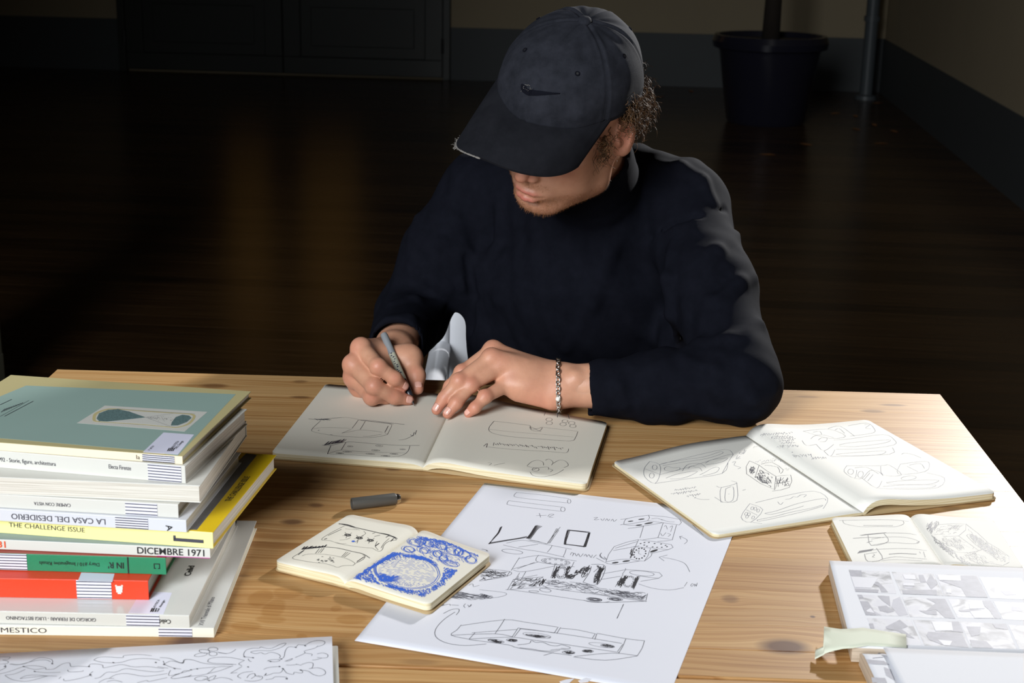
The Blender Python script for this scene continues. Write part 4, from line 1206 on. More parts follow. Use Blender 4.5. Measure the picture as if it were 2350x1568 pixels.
for kf, w0, rw in (('i', wrt, .017), ('m', wrt, .018), ('r', wr, .018), ('p', wrb, .017)):
    hl.cone(w0, fin[kf][0], rw, rad[kf][0]*1.08, .014)
hl.ell((lm['m']+lm['r']+lm['p']+wr*1.6)/4.6+np.array([0, 0, -.010]), (.034, .026, .016), .014)
hl.cone(wrb+np.array([-.012, -.004, -.010]), lm['p']+np.array([.012, -.002, -.012]), .0135, .011, .014)       # heel of the hand
for kf in 'imrp': hl.chain(fin[kf], rad[kf], .005)
for kf in 'imrp':                                    # knuckle swelling
    hl.ell(fin[kf][0]+np.array([0, 0, .0028]), (.0098, .0098, .0088), .010)
    hl.ell(fin[kf][1]+np.array([-.001, -.001, .0010]), np.full(3, rad[kf][1]*.98), .006)
# thumb, on the far side under the palm
hl.chain([wrt+np.array([-.02, .012, -.012]), T_(1180, 868, .032)+np.array([0, .05, 0]), T_(1120, 890, .026)+np.array([0, .055, 0]), T_(1085, 905, .02)+np.array([0, .05, 0])], [.017, .0125, .0105, .008], .010)
# tendons
for kf in 'mr': hl.ridge([wr+np.array([-.012, .004, .016]), (wr+fin[kf][0])/2+np.array([0, 0, .013]), fin[kf][0]+np.array([0, 0, .008])], .0028, .006)
fore = LE+(LW-LE)*.30
hl.cone(wr, LW+(LE-LW)*.45, .0225, .0285, .014, axis=(0, .35, 1), sq=1.22)
hl.ell(wr+np.array([.020, -.014, .016]), (.009, .009, .009), .010)                                 # ulna bump
Vl, Fl = hl.verts(); Vl = smooth_mesh(Vl, Fl, 1)
spots = []
for kf in 'imrp':
    spots += [(fin[kf][0]+np.array([0, -.004, .008]), .012, SKRED, .30), (fin[kf][1]+np.array([0, -.005, .005]), .009, SKRED, .5), (fin[kf][2]+np.array([0, -.004, .004]), .008, SKRED, .40), (fin[kf][3], .013, SKRED, .6)]
spots += [(wr+np.array([-.03, -.02, -.02]), .03, SKRED, .35)]
Cl = paint(Vl, spots)

# right hand with the pen
PEN_T = T_(951, 932, .0100)
def pen_top(L=.121):
    lo, hi = PEN_T[1], PEN_T[1]+.3
    for _ in range(50):
        md = (lo+hi)/2; p = P_(880, 766, md)
        if np.linalg.norm(p-PEN_T) < L: lo = md
        else: hi = md
    return P_(880, 766, lo)
PEN_E = pen_top()
pen = lambda t: PEN_T+(PEN_E-PEN_T)*t
pdv = (PEN_E-PEN_T)/np.linalg.norm(PEN_E-PEN_T)
cdir = np.array([0, 0, CAMZ])-pen(.25); cdir /= np.linalg.norm(cdir)
hr = Field((-.27, 1.80, ZT-.005), (-.02, 2.22, ZT+.15), .0017)
Yp = pen(.25)[1]
itip = pen(.25)+cdir*.0105+np.array([-.004, 0, .002])
fr_ = {'i': [P_(831, 799, Yp+.026), P_(868, 842, Yp-.022), P_(906, 869, Yp-.020), itip],
       'm': [P_(812, 838, Yp+.010), P_(858, 887, Yp-.030), P_(905, 912, Yp-.022), P_(938, 918, Yp-.012)],
       'r': [P_(814, 868, Yp+.016), P_(853, 912, Yp-.024), P_(886, 917, Yp-.006), P_(908, 911, Yp+.014)],
       'p': [P_(826, 888, Yp+.026), P_(852, 914, Yp-.002), P_(874, 914, Yp+.010), P_(890, 908, Yp+.026)]}
rr_ = {'i': [.0120, .0102, .0092, .0072], 'm': [.0120, .0104, .0092, .0072], 'r': [.0118, .0098, .0088, .0072], 'p': [.0110, .0090, .0080, .0068]}
for kf in fr_:                                         # keep fingers on or above the page
    for j in range(4): fr_[kf][j][2] = max(fr_[kf][j][2], ZT+.0085+rr_[kf][j]*.9)
wR = P_(902, 806, Yp+.108)
wR[2] = max(wR[2], ZT+.036)
th = [wR+np.array([.010, -.018, -.002]), P_(938, 822, Yp+.060), P_(955, 862, Yp+.034), P_(958, 892, Yp+.016)]
for kf, rw in (('i', .0175), ('m', .018), ('r', .018), ('p', .017)): hr.cone(wR, fr_[kf][0], rw, rr_[kf][0]*1.1, .016)
hr.ell((fr_['i'][0]+fr_['m'][0]+fr_['r'][0]+fr_['p'][0]+wR*2)/6+np.array([.008, .016, -.006]), (.028, .032, .024), .018)
hr.cone(fr_['p'][0]+np.array([.006, .008, -.012]), wR+np.array([-.004, -.012, -.010]), .014, .017, .014)
for kf in 'imrp': hr.chain(fr_[kf], rr_[kf], .005)
for kf in 'imrp':
    hr.ell(fr_[kf][0]+np.array([-.003, -.002, .002]), (.0112, .0112, .0112), .008)
    hr.ell(fr_[kf][1], np.full(3, rr_[kf][1]*1.0), .005)
hr.chain(th, [.0195, .0155, .0108, .0085], .010)
hr.ell(th[1]+np.array([-.004, 0, -.004]), (.016, .018, .016), .012)
hr.ell(th[2], np.full(3, .0116), .004)
hr.cone(th[1], (fr_['i'][0]+th[1])/2+np.array([0, .004, -.004]), .013, .011, .016)                # web
hr.cone(wR, wR+(RE-wR)*.5, .0240, .032, .016, axis=(1, 0, .3), sq=1.18)
Vr, Fr = hr.verts(); Vr = smooth_mesh(Vr, Fr, 1)
spots = []
for kf in 'imrp':
    spots += [(fr_[kf][0]+np.array([-.006, -.006, .004]), .013, SKRED, .40), (fr_[kf][1]+np.array([0, -.008, .003]), .010, SKRED, .45), (fr_[kf][2]+np.array([0, -.007, .003]), .009, SKRED, .4), (fr_[kf][3], .013, SKRED, .6)]
spots += [(th[3], .013, SKRED, .5), (th[2]+np.array([0, -.006, .006]), .010, SKRED, .35), (fr_['p'][1]+np.array([-.01, -.005, -.005]), .02, SKRED, .4)]
Cr = paint(Vr, spots)

# ---------------- trunk, arms, legs under the clothes
HIPc = np.array([.115, 2.42, ZT-.26]); CH = np.array([.112, 2.225, ZT+.095])
b_ = Field((-.35, 1.76, .0), (.55, 2.65, ZT+.32), .0095)
b_.chain([HIPc, (HIPc+CH)/2+np.array([0, .0, 0]), CH, CH+np.array([0, .012, .075])], [.125, .110, .112, .085], .04, axis=(0, 1, .3), sq=.80)
b_.cone(LS, RS, .050, .050, .04)
b_.chain([LS, LE, wr], [.046, .036, .024], .03); b_.chain([RS, RE, wR], [.046, .036, .024], .03)
b_.chain([HIPc, HIPc+np.array([.0, 0, 0])], [.12, .12], .03)
KN = {}
for s_, kx in ((-1, .02), (1, .235)):
    hip = HIPc+np.array([s_*.085, 0, -.01]); kn = np.array([kx, 1.98, ZT-.245]); an = np.array([kx+s_*.01, 2.02, .085]); KN[s_] = (hip, kn, an)
    b_.chain([hip, kn, an], [.078, .052, .036], .03)
    b_.chain([an, an+np.array([s_*.02, -.15, -.055])], [.034, .026], .02)
b_.cone(CH+np.array([0, .02, .09]), np.array([.112, 2.16, ZT+.27]), .050, .046, .03)
Vb, Fb = b_.verts()
Cb = np.tile(SK, (len(Vb), 1))
def joinm(parts):
    V = []; F = []; C = []; n = 0
    for v, fa, c in parts:
        V.append(v); F.append(fa+n); C.append(c); n += len(v)
    return np.concatenate(V), np.concatenate(F), np.concatenate(C)
V, F, C = joinm([(Vh_w, Fh, headC), (Vl, Fl, Cl), (Vr, Fr, Cr), (Vb, Fb, Cb)])
person = npmesh('person', V, F, MT['skin'], None, C)
tag(person, 'person in dark cap and navy sweater bent over a sketchbook, drawing', 'person')

# ---------------- sweater
MT['sweater'] = cloth('navy_jersey', srgb(13, 14, 20), srgb(17, 18, 25), spec=.09)
sw = Field((-.33, 1.79, ZT-.33), (.50, 2.62, ZT+.35), .0042)
WA = np.array([.115, 2.34, ZT-.10])
sw.chain([HIPc+np.array([0, -.02, .03]), WA, CH, CH+np.array([0, .012, .070])], [.150, .140, .135, .100], .05, axis=(0, 1, .3), sq=.80)
# shoulders
NB = np.array([.122, 2.205, ZT+.205])
sw.cone(NB+np.array([.040, 0, .012]), LS+np.array([-.006, 0, -.004]), .060, .060, .04)
sw.cone(NB+np.array([-.03, .01, .008]), RS+np.array([.01, 0, -.002]), .062, .056, .04)
sw.ell((.116, 2.178, ZT+.192), (.078, .050, .050), .04)
sw.chain([P_(1152, 640, 2.235), P_(1150, 760, 2.25), P_(1148, 900, 2.27), P_(1150, 1000, 2.32)], [.042, .048, .049, .05], .03)
sw.chain([P_(1478, 600, 2.20), P_(1484, 720, 2.215), P_(1484, 860, 2.24)], [.046, .053, .054], .03)
sw.cone(P_(1452, 398, 2.215), P_(1562, 446, 2.19), .045, .052, .03)
sw.ell(P_(1085, 640, 2.25), (.04, .04, .05), .03)
sw.ell(P_(1562, 785, 2.11), (.034, .05, .045), .03)
# sleeves
cuffL = T_(1352, 893, .045); cuffR = wR+(RE-wR)*.16
armL = [LS, LS+(LE-LS)*.5+np.array([.000, 0, .006]), LE+np.array([.004, .0, .002])]
sw.chain(armL, [.064, .059, .051], .03)
midL = (LE+cuffL)/2+np.array([0, .004, -.002])
sw.cone(LE, midL, .050, .043, .03); sw.cone(midL, cuffL, .043, .0300, .02, flat='b', axis=(0, .3, 1), sq=1.15)
sw.cone(LE+(cuffL-LE)*.82, cuffL, .0318, .0305, .004, flat='b', axis=(0, .3, 1), sq=1.15)
sw.chain([RS, RS+(RE-RS)*.5+np.array([-.004, 0, .004]), RE], [.060, .058, .053], .03)
sw.cone(RE, cuffR, .054, .040, .02, flat='b')
# folds: left arm
def surf_pt(fl_, px, py, Y, inset=.004):
    d = np.array(ray(px, py)); d /= np.linalg.norm(d); o_ = np.array([0, 0, CAMZ])
    t = np.arange(1.75, 2.9, .0025); P = o_+d*t[:, None]
    ii = np.round((P-fl_.lo)/fl_.h).astype(int)
    ok = ((ii >= 0) & (ii < fl_.n)).all(1)
    val = np.full(len(t), 1.0); val[ok] = fl_.d[ii[ok, 0], ii[ok, 1], ii[ok, 2]]
    k = np.where(val < 0)[0]
    return P[k[0]]+d*inset if len(k) else None
E_ = lambda px, py, Y: surf_pt(sw, px, py, Y)
la = LS+(LE-LS)*.35
for pts, r in (([E_(1500, 850, 1.95), E_(1565, 832, 1.93), E_(1640, 850, 1.915), E_(1715, 880, 1.92)], .010),
               ([E_(1530, 830, 1.99), E_(1600, 795, 1.965), E_(1680, 780, 1.95), E_(1745, 745, 1.98)], .011),
               ([E_(1560, 880, 1.90), E_(1640, 890, 1.885), E_(1730, 912, 1.89), E_(1775, 900, 1.92)], .009),
               ([E_(1480, 905, 1.89), E_(1560, 930, 1.87), E_(1650, 950, 1.865), E_(1730, 950, 1.87)], .009),
               ([E_(1570, 700, 2.04), E_(1640, 690, 2.00), E_(1700, 650, 2.02), E_(1730, 640, 2.05)], .010),
               ([E_(1590, 610, 2.09), E_(1650, 575, 2.06), E_(1690, 540, 2.08), E_(1705, 520, 2.12)], .010),
               ([E_(1400, 850, 1.93), E_(1420, 890, 1.90), E_(1430, 930, 1.88), E_(1440, 955, 1.87)], .008),
               ([E_(1460, 848, 1.94), E_(1480, 890, 1.90), E_(1470, 930, 1.88)], .007),
               # shoulder and chest drapes
               ([E_(1500, 380, 2.19), E_(1560, 385, 2.16), E_(1610, 420, 2.13), E_(1640, 470, 2.12)], .012),
               ([E_(1460, 470, 2.15), E_(1400, 580, 2.10), E_(1360, 690, 2.11), E_(1300, 800, 2.14)], .016),
               ([E_(1545, 560, 2.13), E_(1535, 640, 2.13), E_(1540, 720, 2.14), E_(1560, 790, 2.13)], .013),
               ([E_(1150, 460, 2.17), E_(1140, 580, 2.14), E_(1150, 690, 2.16), E_(1170, 800, 2.19)], .013),
               # right arm
               ([E_(900, 700, 2.20), E_(950, 690, 2.19), E_(1010, 700, 2.20), E_(1050, 730, 2.22)], .010),
               ([E_(890, 735, 2.19), E_(940, 735, 2.17), E_(990, 745, 2.18), E_(1040, 770, 2.20)], .009),
               ([E_(930, 600, 2.24), E_(980, 640, 2.21), E_(1030, 660, 2.21), E_(1060, 690, 2.22)], .011),
               ([E_(960, 500, 2.28), E_(1010, 560, 2.23), E_(1040, 620, 2.21)], .010),
               ([E_(1000, 430, 2.30), E_(1050, 500, 2.23), E_(1070, 580, 2.21), E_(1060, 660, 2.22)], .010)):
    pts = [q for q in pts if q is not None]
    if len(pts) > 1: sw.ridge(pts, r*.66, .012)
# creases
for pts, r in (([E_(1070, 590, 2.185), E_(1085, 680, 2.20), E_(1080, 770, 2.21)], .010),
               ([E_(1500, 545, 2.10), E_(1545, 515, 2.10), E_(1600, 500, 2.09), E_(1665, 480, 2.10)], .003)):
    pts = [q for q in pts if q is not None]
    if len(pts) > 1: sw.ridge(pts, r*.7, .010, 'cut')
ns = lambda X, Y, Z: (.0016*np.sin(X*70+Z*40+2*np.sin(Y*37))*np.sin(Z*55-X*23+Y*31)+.0011*np.sin(X*150-Y*90+Z*60)).astype(np.float32)
sw.noise(ns)
# stand collar with folded edge
nk0 = np.array([.119, 2.195, ZT+.235]); nk1 = np.array([.104, 2.118, ZT+.300])
sw.cone(nk0, nk0+(nk1-nk0)*1.30, .074, .0615, .012, flat='b')
sw.cone(nk0+(nk1-nk0)*.75, nk0+(nk1-nk0)*1.05, .0670, .0655, .003)
sw.cone(nk0+(nk1-nk0)*.22, nk0+(nk1-nk0)*.40, .0735, .0715, .003)
sw.cone(nk0+(nk1-nk0)*1.05, nk1+(nk1-nk0)*.7, .0560, .0550, .004, 'cut', flat='a')
sw.cone(cuffL+(LE-cuffL)*.08, cuffL+(wr-cuffL)*.6, .0275, .0265, .002, 'cut', axis=(0, .3, 1), sq=1.15, flat='a')
sw.cone(cuffR+(RE-cuffR)*.12, cuffR+(wR-cuffR), .0325, .031, .003, 'cut', axis=(1, 0, .3), sq=1.12)
# crew-neck seam
an = np.linspace(0, 2*np.pi, 25)
axn = (nk1-nk0)/np.linalg.norm(nk1-nk0); u_ = np.cross(axn, [1, 0, 0]); u_ /= np.linalg.norm(u_); v_ = np.cross(axn, u_)
V, F = sw.verts(); V = smooth_mesh(V, F, 1)
V[:, 2] = np.where((V[:, 2] < ZT+.002) & (V[:, 1] < 2.03), np.maximum(V[:, 2], ZT+.0008), V[:, 2])
put(npmesh('sweater', V, F, MT['sweater']), person)
# ---------------- trousers and shoes
MT['trousers'] = mat('black_trousers', srgb(24, 24, 28), .8, .1, 60, .2, 900)
MT['shoe'] = mat('white_shoe', srgb(200, 200, 198), .5, .05, 30)
tr = Field((-.30, 1.80, .0), (.55, 2.65, ZT-.02), .008)
tr.ell(HIPc+np.array([0, 0, .0]), (.165, .13, .13), .03)
for s_ in (-1, 1):
    hip, kn, an_ = KN[s_]; tr.chain([hip, kn, an_], [.094, .068, .052], .035)
tr.noise(lambda X, Y, Z: (.003*np.sin(X*50+Z*60+Y*20)*np.sin(Y*45-Z*20)).astype(np.float32))
V, F = tr.verts(); put(npmesh('trousers', V, F, MT['trousers']), person)
for s_ in (-1, 1):
    an_ = KN[s_][2]; sf = Field(tuple(an_-np.array([.1, .25, .09])), tuple(an_+np.array([.1, .12, .06])), .005)
    sf.cone(an_+np.array([0, .03, -.05]), an_+np.array([s_*.02, -.17, -.058]), .038, .034, .02, axis=(0, 0, 1), sq=.8); sf.cone(an_, an_+np.array([0, .01, -.05]), .045, .04, .02)
    V, F = sf.verts(); V[:, 2] = np.maximum(V[:, 2], .001); put(npmesh('shoe', V, F, MT['shoe']), person)
# ------------------------------------------------------------------ cap
r_h = random.Random(3)
MT['cap'] = cloth('washed_charcoal_cotton', srgb(27, 28, 32), srgb(42, 43, 49), 38, .4, 1800)
MT['brim'] = cloth('black_cotton_twill', srgb(19, 19, 21), srgb(27, 27, 30), 38, .4, 1800)
MT['thread'] = mat('frayed_thread', srgb(120, 116, 112), .9, .1)
MT['logo'] = mat('dark_embroidery', srgb(13, 14, 22), .9, .1, 200, .2, 900, spec=.1)
CC = np.array([.007, -.008, .040])
RIM_A = {}
def rim_z(th):          # th: angle from the front (0) ; height of the rim edge
    c = math.cos(th)
    return .050*max(0, c)**1.0+.046*(1-max(0, c))-.030*max(0, -c) if True else 0
def cap_pt(th, s):
    """th azimuth (0 = front, + towards person's right), s 0 top .. 1 rim"""
    zr = rim_z(th); zt = .1335
    Rx, Ryf, Ryb = .0905, .112, .106
    Ry = Ryf if math.cos(th) > 0 else Ryb
    dx, dy = math.sin(th), math.cos(th)
    R = 1/math.sqrt((dx/Rx)**2+(dy/Ry)**2)
    a = s*math.pi/2
    rho = math.sin(a)**.90
    h = math.cos(a)**.80 if s < 1 else 0
    front = max(0, math.cos(th))**2
    rho = rho**(1-.16*front)
    z = zr+(zt-zr)*h
    # seams and gathers
    ph = (th/(math.pi/3)) % 1.0
    dseam = min(ph, 1-ph)*(math.pi/3)*max(rho, .08)*R
    grv = -.0016*math.exp(-(dseam/.0022)**2)+.0008*math.exp(-((dseam-.004)/.0022)**2)
    puck = .0005*math.sin(th*17+s*6)*math.exp(-((s-.28)/.14)**2)+.0012*math.sin(th*7+s*11)*s*(1-s)
    lower = .0012*math.sin(th*9+1)*math.exp(-((s-.95)/.12)**2)
    r = R*rho+(grv+puck+lower)*(0.2+.8*min(1, rho*3))
    return np.array([CC[0]+dx*r, CC[1]+dy*r-.020*h**1.5, z+(grv+puck)*h*.8])
cap_o = empty('cap', tuple(hw((0, 0, .05))))
put(cap_o, person)
nt_, ns_ = 144, 40
V = []; F = []
for i in range(ns_+1):
    for k in range(nt_):
        V.append(hw(cap_pt(2*math.pi*k/nt_, max(i/ns_, .012))))
for i in range(ns_):
    for k in range(nt_):
        a, b2 = i*nt_+k, i*nt_+(k+1) % nt_
        F.append((a, b2, b2+nt_, a+nt_))
F.append(tuple(range(nt_))[::-1])
# turn the rim inward a little so the edge has thickness
base = len(V)
for k in range(nt_):
    p = cap_pt(2*math.pi*k/nt_, 1.0); q = p.copy(); q[:2] = CC[:2]+(p[:2]-CC[:2])*.965; q[2] += .001
    V.append(hw(q))
for k in range(nt_):
    a, b2 = ns_*nt_+k, ns_*nt_+(k+1) % nt_
    F.append((a, b2, base+(k+1) % nt_, base+k))
o = put(mesh('crown', V, F, MT['cap'], None, True), cap_o)
# button
V = []; F = []
b = MB(); b.lathe([(0, .006), (.005, .0052), (.0085, .003), (.0092, 0), (.008, -.003)], 20)
b.v = [tuple(hw(np.array(v)+np.array([CC[0], CC[1]-.020, .1330]))) for v in b.v]
put(b.build('button', MT['cap'], None, True), cap_o)
# eyelets
def cap_n(th, s, e=.01):
    p = cap_pt(th, s); a = cap_pt(th+e, s)-p; c = cap_pt(th, s+e)-p
    n = np.cross(c, a); n /= np.linalg.norm(n)
    if n@(p-np.array([0, -.01, .05])) < 0: n = -n
    return p, n
for k in range(6):
    te = math.pi/6+k*math.pi/3
    p, n = cap_n(te, .50); u = np.cross(n, [0, 0, 1]); u /= np.linalg.norm(u); v = np.cross(n, u)
    b = MB(); b.tube([hw(p+n*.0006+(u*math.cos(t)+v*math.sin(t))*.0025) for t in np.linspace(0, 2*math.pi, 17)], .0009, 6, cap=False); put(b.build('eyelet', MT['logo'], None, True), cap_o)
    b = MB(); b.add([hw(p+n*.0008+(u*math.cos(t)+v*math.sin(t))*.0020) for t in np.linspace(0, 2*math.pi, 13)[:-1]], [tuple(range(12))]); put(b.build('eyelet_hole', MT['black'], None), cap_o)
# brim
def brim_pt(s, t):
    th = s*1.16
    I = cap_pt(th, .985)
    fi = s*math.pi/2*.93
    xo = .006+(.086 if s > 0 else .079)*math.copysign(abs(math.sin(fi))**(.80 if s > 0 else .98), s); yo = .080+.094*max(0, math.cos(fi))**(.55 if s > 0 else .92)
    zo = .032-.030*(abs(xo)/.09)**2.0
    O = np.array([xo, yo, zo])
    p = I*(1-t)+O*t
    p[2] += .010*math.sin(math.pi*t)*(1-abs(s)**2)*.6
    return p
nsb, ntb = 48, 14
V = []; F = []
for t in range(ntb+1):
    for s in range(nsb+1): V.append(hw(brim_pt(-1+2*s/nsb, t/ntb)))
nB = len(V)
for t in range(ntb+1):
    for s in range(nsb+1): V.append(hw(brim_pt(-1+2*s/nsb, t/ntb)+np.array([0, -.0005, -.0032])))
kk = lambda s, t: t*(nsb+1)+s
for t in range(ntb):
    for s in range(nsb):
        F.append((kk(s, t), kk(s+1, t), kk(s+1, t+1), kk(s, t+1))); F.append((nB+kk(s, t), nB+kk(s, t+1), nB+kk(s+1, t+1), nB+kk(s+1, t)))
for s in range(nsb): F.append((kk(s, ntb), kk(s+1, ntb), nB+kk(s+1, ntb), nB+kk(s, ntb)))
brim = put(mesh('brim', V, F, MT['brim'], None), cap_o); auto_smooth(brim, 50)
# frayed edge: worn pale line and loose threads at the person's right corner
b = MB(); b.tube([hw(brim_pt(s, 1.0)+np.array([0, .0008, -.0016])) for s in np.linspace(.10, .86, 40)], [.0007+.0007*rng.random() for _ in range(40)], 5); put(b.build('worn_edge', MT['thread'], None), cap_o)
b = MB()
for i in range(46):
    s = rng.uniform(.50, .90); p = brim_pt(s, 1.0)+np.array([0, .0005, -.0016])
    d = rng.normal(0, 1, 3)*.5+np.array([.3, .6, -.8]); L = rng.uniform(.003, .009); q = [p]
    for j in range(4): q.append(q[-1]+d/np.linalg.norm(d)*L/4); d = d+rng.normal(0, .9, 3)
    b.tube([hw(x) for x in q], .00022, 3, cap=False)
fr = put(b.build('frayed_threads', MT['thread'], None), cap_o); fr['kind'] = 'stuff'
# swoosh, sewn on the front panel (picture outline carried onto the crown)
gt, gs = np.meshgrid(np.linspace(-.35, .80, 260), np.linspace(.68, 1.0, 170), indexing='ij')
gp = np.array([proj(hw(cap_pt(a, c))) for a, c in zip(gt.ravel(), gs.ravel())])
def on_cap(px, py, lift=.0012):
    k = int(np.argmin(((gp-np.array([px, py]))**2).sum(1)))
    p, n = cap_n(float(gt.ravel()[k]), float(gs.ravel()[k])); return hw(p+n*lift)
up_c = catmull([(1199, 192), (1207, 197), (1211, 203), (1222, 206), (1245, 209), (1268, 212), (1294, 214)], 5)
lo_c = catmull([(1196, 197), (1197, 206), (1203, 214), (1215, 219), (1240, 219), (1265, 217), (1294, 215)], 5)
n_ = min(len(up_c), len(lo_c)); V = []; F = []
for k in range(n_):
    for t in (0, .5, 1): V.append(on_cap(up_c[k][0]*(1-t)+lo_c[k][0]*t, up_c[k][1]*(1-t)+lo_c[k][1]*t, .0016 if t == .5 else .0010))
for k in range(n_-1):
    for t in range(2): a = k*3+t; F.append((a, a+1, a+4, a+3))
put(mesh('swoosh_logo', V, F, MT['logo'], None), cap_o)
b = MB()
for i in range(12):
    q = np.array(on_cap(1199+r_h.uniform(0, 22), 194+r_h.uniform(0, 18), .0018)); b.tube([q, q+rng.normal(0, .0020, 3)], .0003, 3)
put(b.build('logo_thread', MT['thread'], None), cap_o)

# ------------------------------------------------------------------ hair, lashes, stubble
def hair_mat(name, c1, c2):
    m, nt, bs = newmat(name)
    nz = N(nt, 'ShaderNodeTexNoise'); nz.inputs['Scale'].default_value = 90
    tc = N(nt, 'ShaderNodeTexCoord'); nt.links.new(tc.outputs['Object'], nz.inputs['Vector'])
    r = ramp(nt, [(.3, c1), (.7, c2)]); nt.links.new(nz.outputs[0], r.inputs[0]); nt.links.new(r.outputs[0], bs.inputs['Base Color'])
    bs.inputs['Roughness'].default_value = .55; bs.inputs['Specular IOR Level'].default_value = .25
    return m
MT['hair'] = hair_mat('dark_brown_hair', srgb(46, 31, 20), srgb(104, 74, 46))
MT['beard'] = hair_mat('light_brown_beard', srgb(120, 76, 44), srgb(168, 116, 72))
b = MB()
def curl(p, d, L, rad, amp, turns, n=16, nside=3):
    d = d/np.linalg.norm(d); a = np.cross(d, rng.normal(0, 1, 3)); a /= np.linalg.norm(a); c = np.cross(d, a); ph = rng.uniform(0, 6.28)
    pts = []
    for i in range(n):
        t = i/(n-1); am = amp*min(1, t*2.5)
        pts.append(hw(p+d*L*t+np.array([0, 0, -.10])*L*t*t+a*am*math.cos(ph+turns*6.283*t)+c*am*math.sin(ph+turns*6.283*t)))
    b.tube(pts, [rad*(1-.6*i/(n-1)) for i in range(n)], nside, cap=False)
for i in range(760):          # person's left side, back and nape, below the cap
    ta = rng.uniform(-math.pi*.96, -1.36) if i < 660 else rng.uniform(1.7, math.pi)
    s = rng.uniform(.86, .99)
    p = cap_pt(ta, s)*1.0; p[:2] = CC[:2]+(p[:2]-CC[:2])*rng.uniform(.90, .97); p[2] -= rng.uniform(.004, .055)*(1 if math.cos(ta) < -.1 else .45)
    out = np.array([math.sin(ta), math.cos(ta), 0])
    d = out*rng.uniform(.15, .75)+np.array([0, -.35, -.75*rng.uniform(.5, 1.3)])+rng.normal(0, .25, 3)
    curl(p, d, rng.uniform(.018, .042), .0005, rng.uniform(.003, .0060), rng.uniform(1.2, 2.8), 20)
for i in range(70):           # curls in front of the ear
    p = np.array([-.0735+rng.normal(0, .002), .030+rng.normal(0, .010), .026-rng.uniform(0, .040)])
    curl(p, np.array([-.5, .55, -.8])+rng.normal(0, .35, 3), rng.uniform(.012, .026), .0005, rng.uniform(.003, .006), rng.uniform(.7, 1.6))
hr_o = put(b.build('hair', MT['hair'], None, True), person); hr_o['kind'] = 'stuff'
# stubble: short hairs where the beard grows
idx = np.where((beard > .35) & (Vh[:, 1] > .0))[0]
pick = rng.choice(idx, 3600)
cen = np.array([0, .02, -.05])
b = MB()
for i in pick:
    p = Vh[i]; n = p-cen; n /= np.linalg.norm(n)
    chin = math.exp(-((p[0]/.03)**2+((p[2]+.115)/.02)**2)); L = rng.uniform(.0015, .003)+.005*chin*rng.random()
    d = n+np.array([0, .1, -.9])+rng.normal(0, .35, 3); d /= np.linalg.norm(d); sd = np.cross(d, n); sd /= np.linalg.norm(sd)+1e-9; sd *= .00014
    b.add([hw(p-n*.0003+sd), hw(p-n*.0003-sd), hw(p+d*L)], [(0, 1, 2)])
st = put(b.build('stubble', MT['beard'], None), person); st['kind'] = 'stuff'
# eyes and brows under the brim
MT['eye'] = mat('eye_white', srgb(225, 220, 214), .2, .02); MT['iris'] = mat('brown_iris', srgb(70, 46, 30), .2, .1)
b = MB()
for s_ in (-1, 1):
    for i in range(60):
        u = rng.uniform(-1, 1); p = np.array([s_*.033+u*.017, .0905-.006*u*u, .0245-.004*u*u+rng.normal(0, .0015)])
        d = np.array([s_*.8, .25, .15])+rng.normal(0, .2, 3); b.tube([hw(p), hw(p+d*.004), hw(p+d*.007)], .00025, 3, cap=False)
    for i in range(22):
        u = rng.uniform(-1, 1); p = np.array([s_*.031+u*.010, .0860-.003*u*u, .0005])
        d = np.array([u*.4, .8, -.6]); d2 = np.array([u*.5, .8, .1]); b.tube([hw(p), hw(p+d*.004), hw(p+d*.004+d2*.004)], .0002, 3, cap=False)
bw_ = put(b.build('brows_and_lashes', MT['hair'], None), person); bw_['kind'] = 'stuff'

# ------------------------------------------------------------------ finger nails
MT['nail'] = mat('finger_nail', srgb(226, 172, 156), .22, .03, 60)
def nail(tip, prev, facing, w=.0050, L=.0105, r=.0072, back=.001):
    tip = np.asarray(tip); ax_ = tip-np.asarray(prev); ax_ /= np.linalg.norm(ax_)
    n = np.asarray(facing, float); n -= ax_*(n@ax_); n /= np.linalg.norm(n); sd = np.cross(ax_, n)
    V = []; F = []; nu, nv = 8, 7
    for j in range(nv+1):
        for i in range(nu+1):
            u = -1+2*i/nu; v = j/nv
            wd = w*(1-.0*v)*math.sqrt(max(.02, 1-((abs(v-.5)*2)**5)*.75))
            a = u*wd/r
            V.append(tip+ax_*(-back-L*.62+L*v)+n*(r*math.cos(a)+.0003-.0012*max(0, v-.6)**2*6)+sd*(r*math.sin(a)))
    for j in range(nv):
        for i in range(nu):
            k = j*(nu+1)+i; F.append((k, k+1, k+nu+2, k+nu+1))
    o = put(mesh('fingernail', V, F, MT['nail'], None, True), person)
    md = o.modifiers.new('t', 'SOLIDIFY'); md.thickness = .0006
for kf in 'mrp':
    nail(fin[kf][3], fin[kf][2], np.array([-.25, -.75, .62]), w=.0048 if kf != 'p' else .0042, r=rad[kf][3]+.0004)
nail(fin['i'][3], fin['i'][2], np.array([-.3, -.5, .8]), r=rad['i'][3]+.0004)
nail(fr_['i'][3], fr_['i'][2], np.array([.1, -.85, .55]), w=.0056, r=rr_['i'][3]+.0004)
nail(fr_['m'][3], fr_['m'][2], np.array([.15, -.9, .35]), w=.0052, r=rr_['m'][3]+.0004)
nail(th[3], th[2], np.array([.25, -.75, .6]), w=.0058, L=.012, r=.0087)

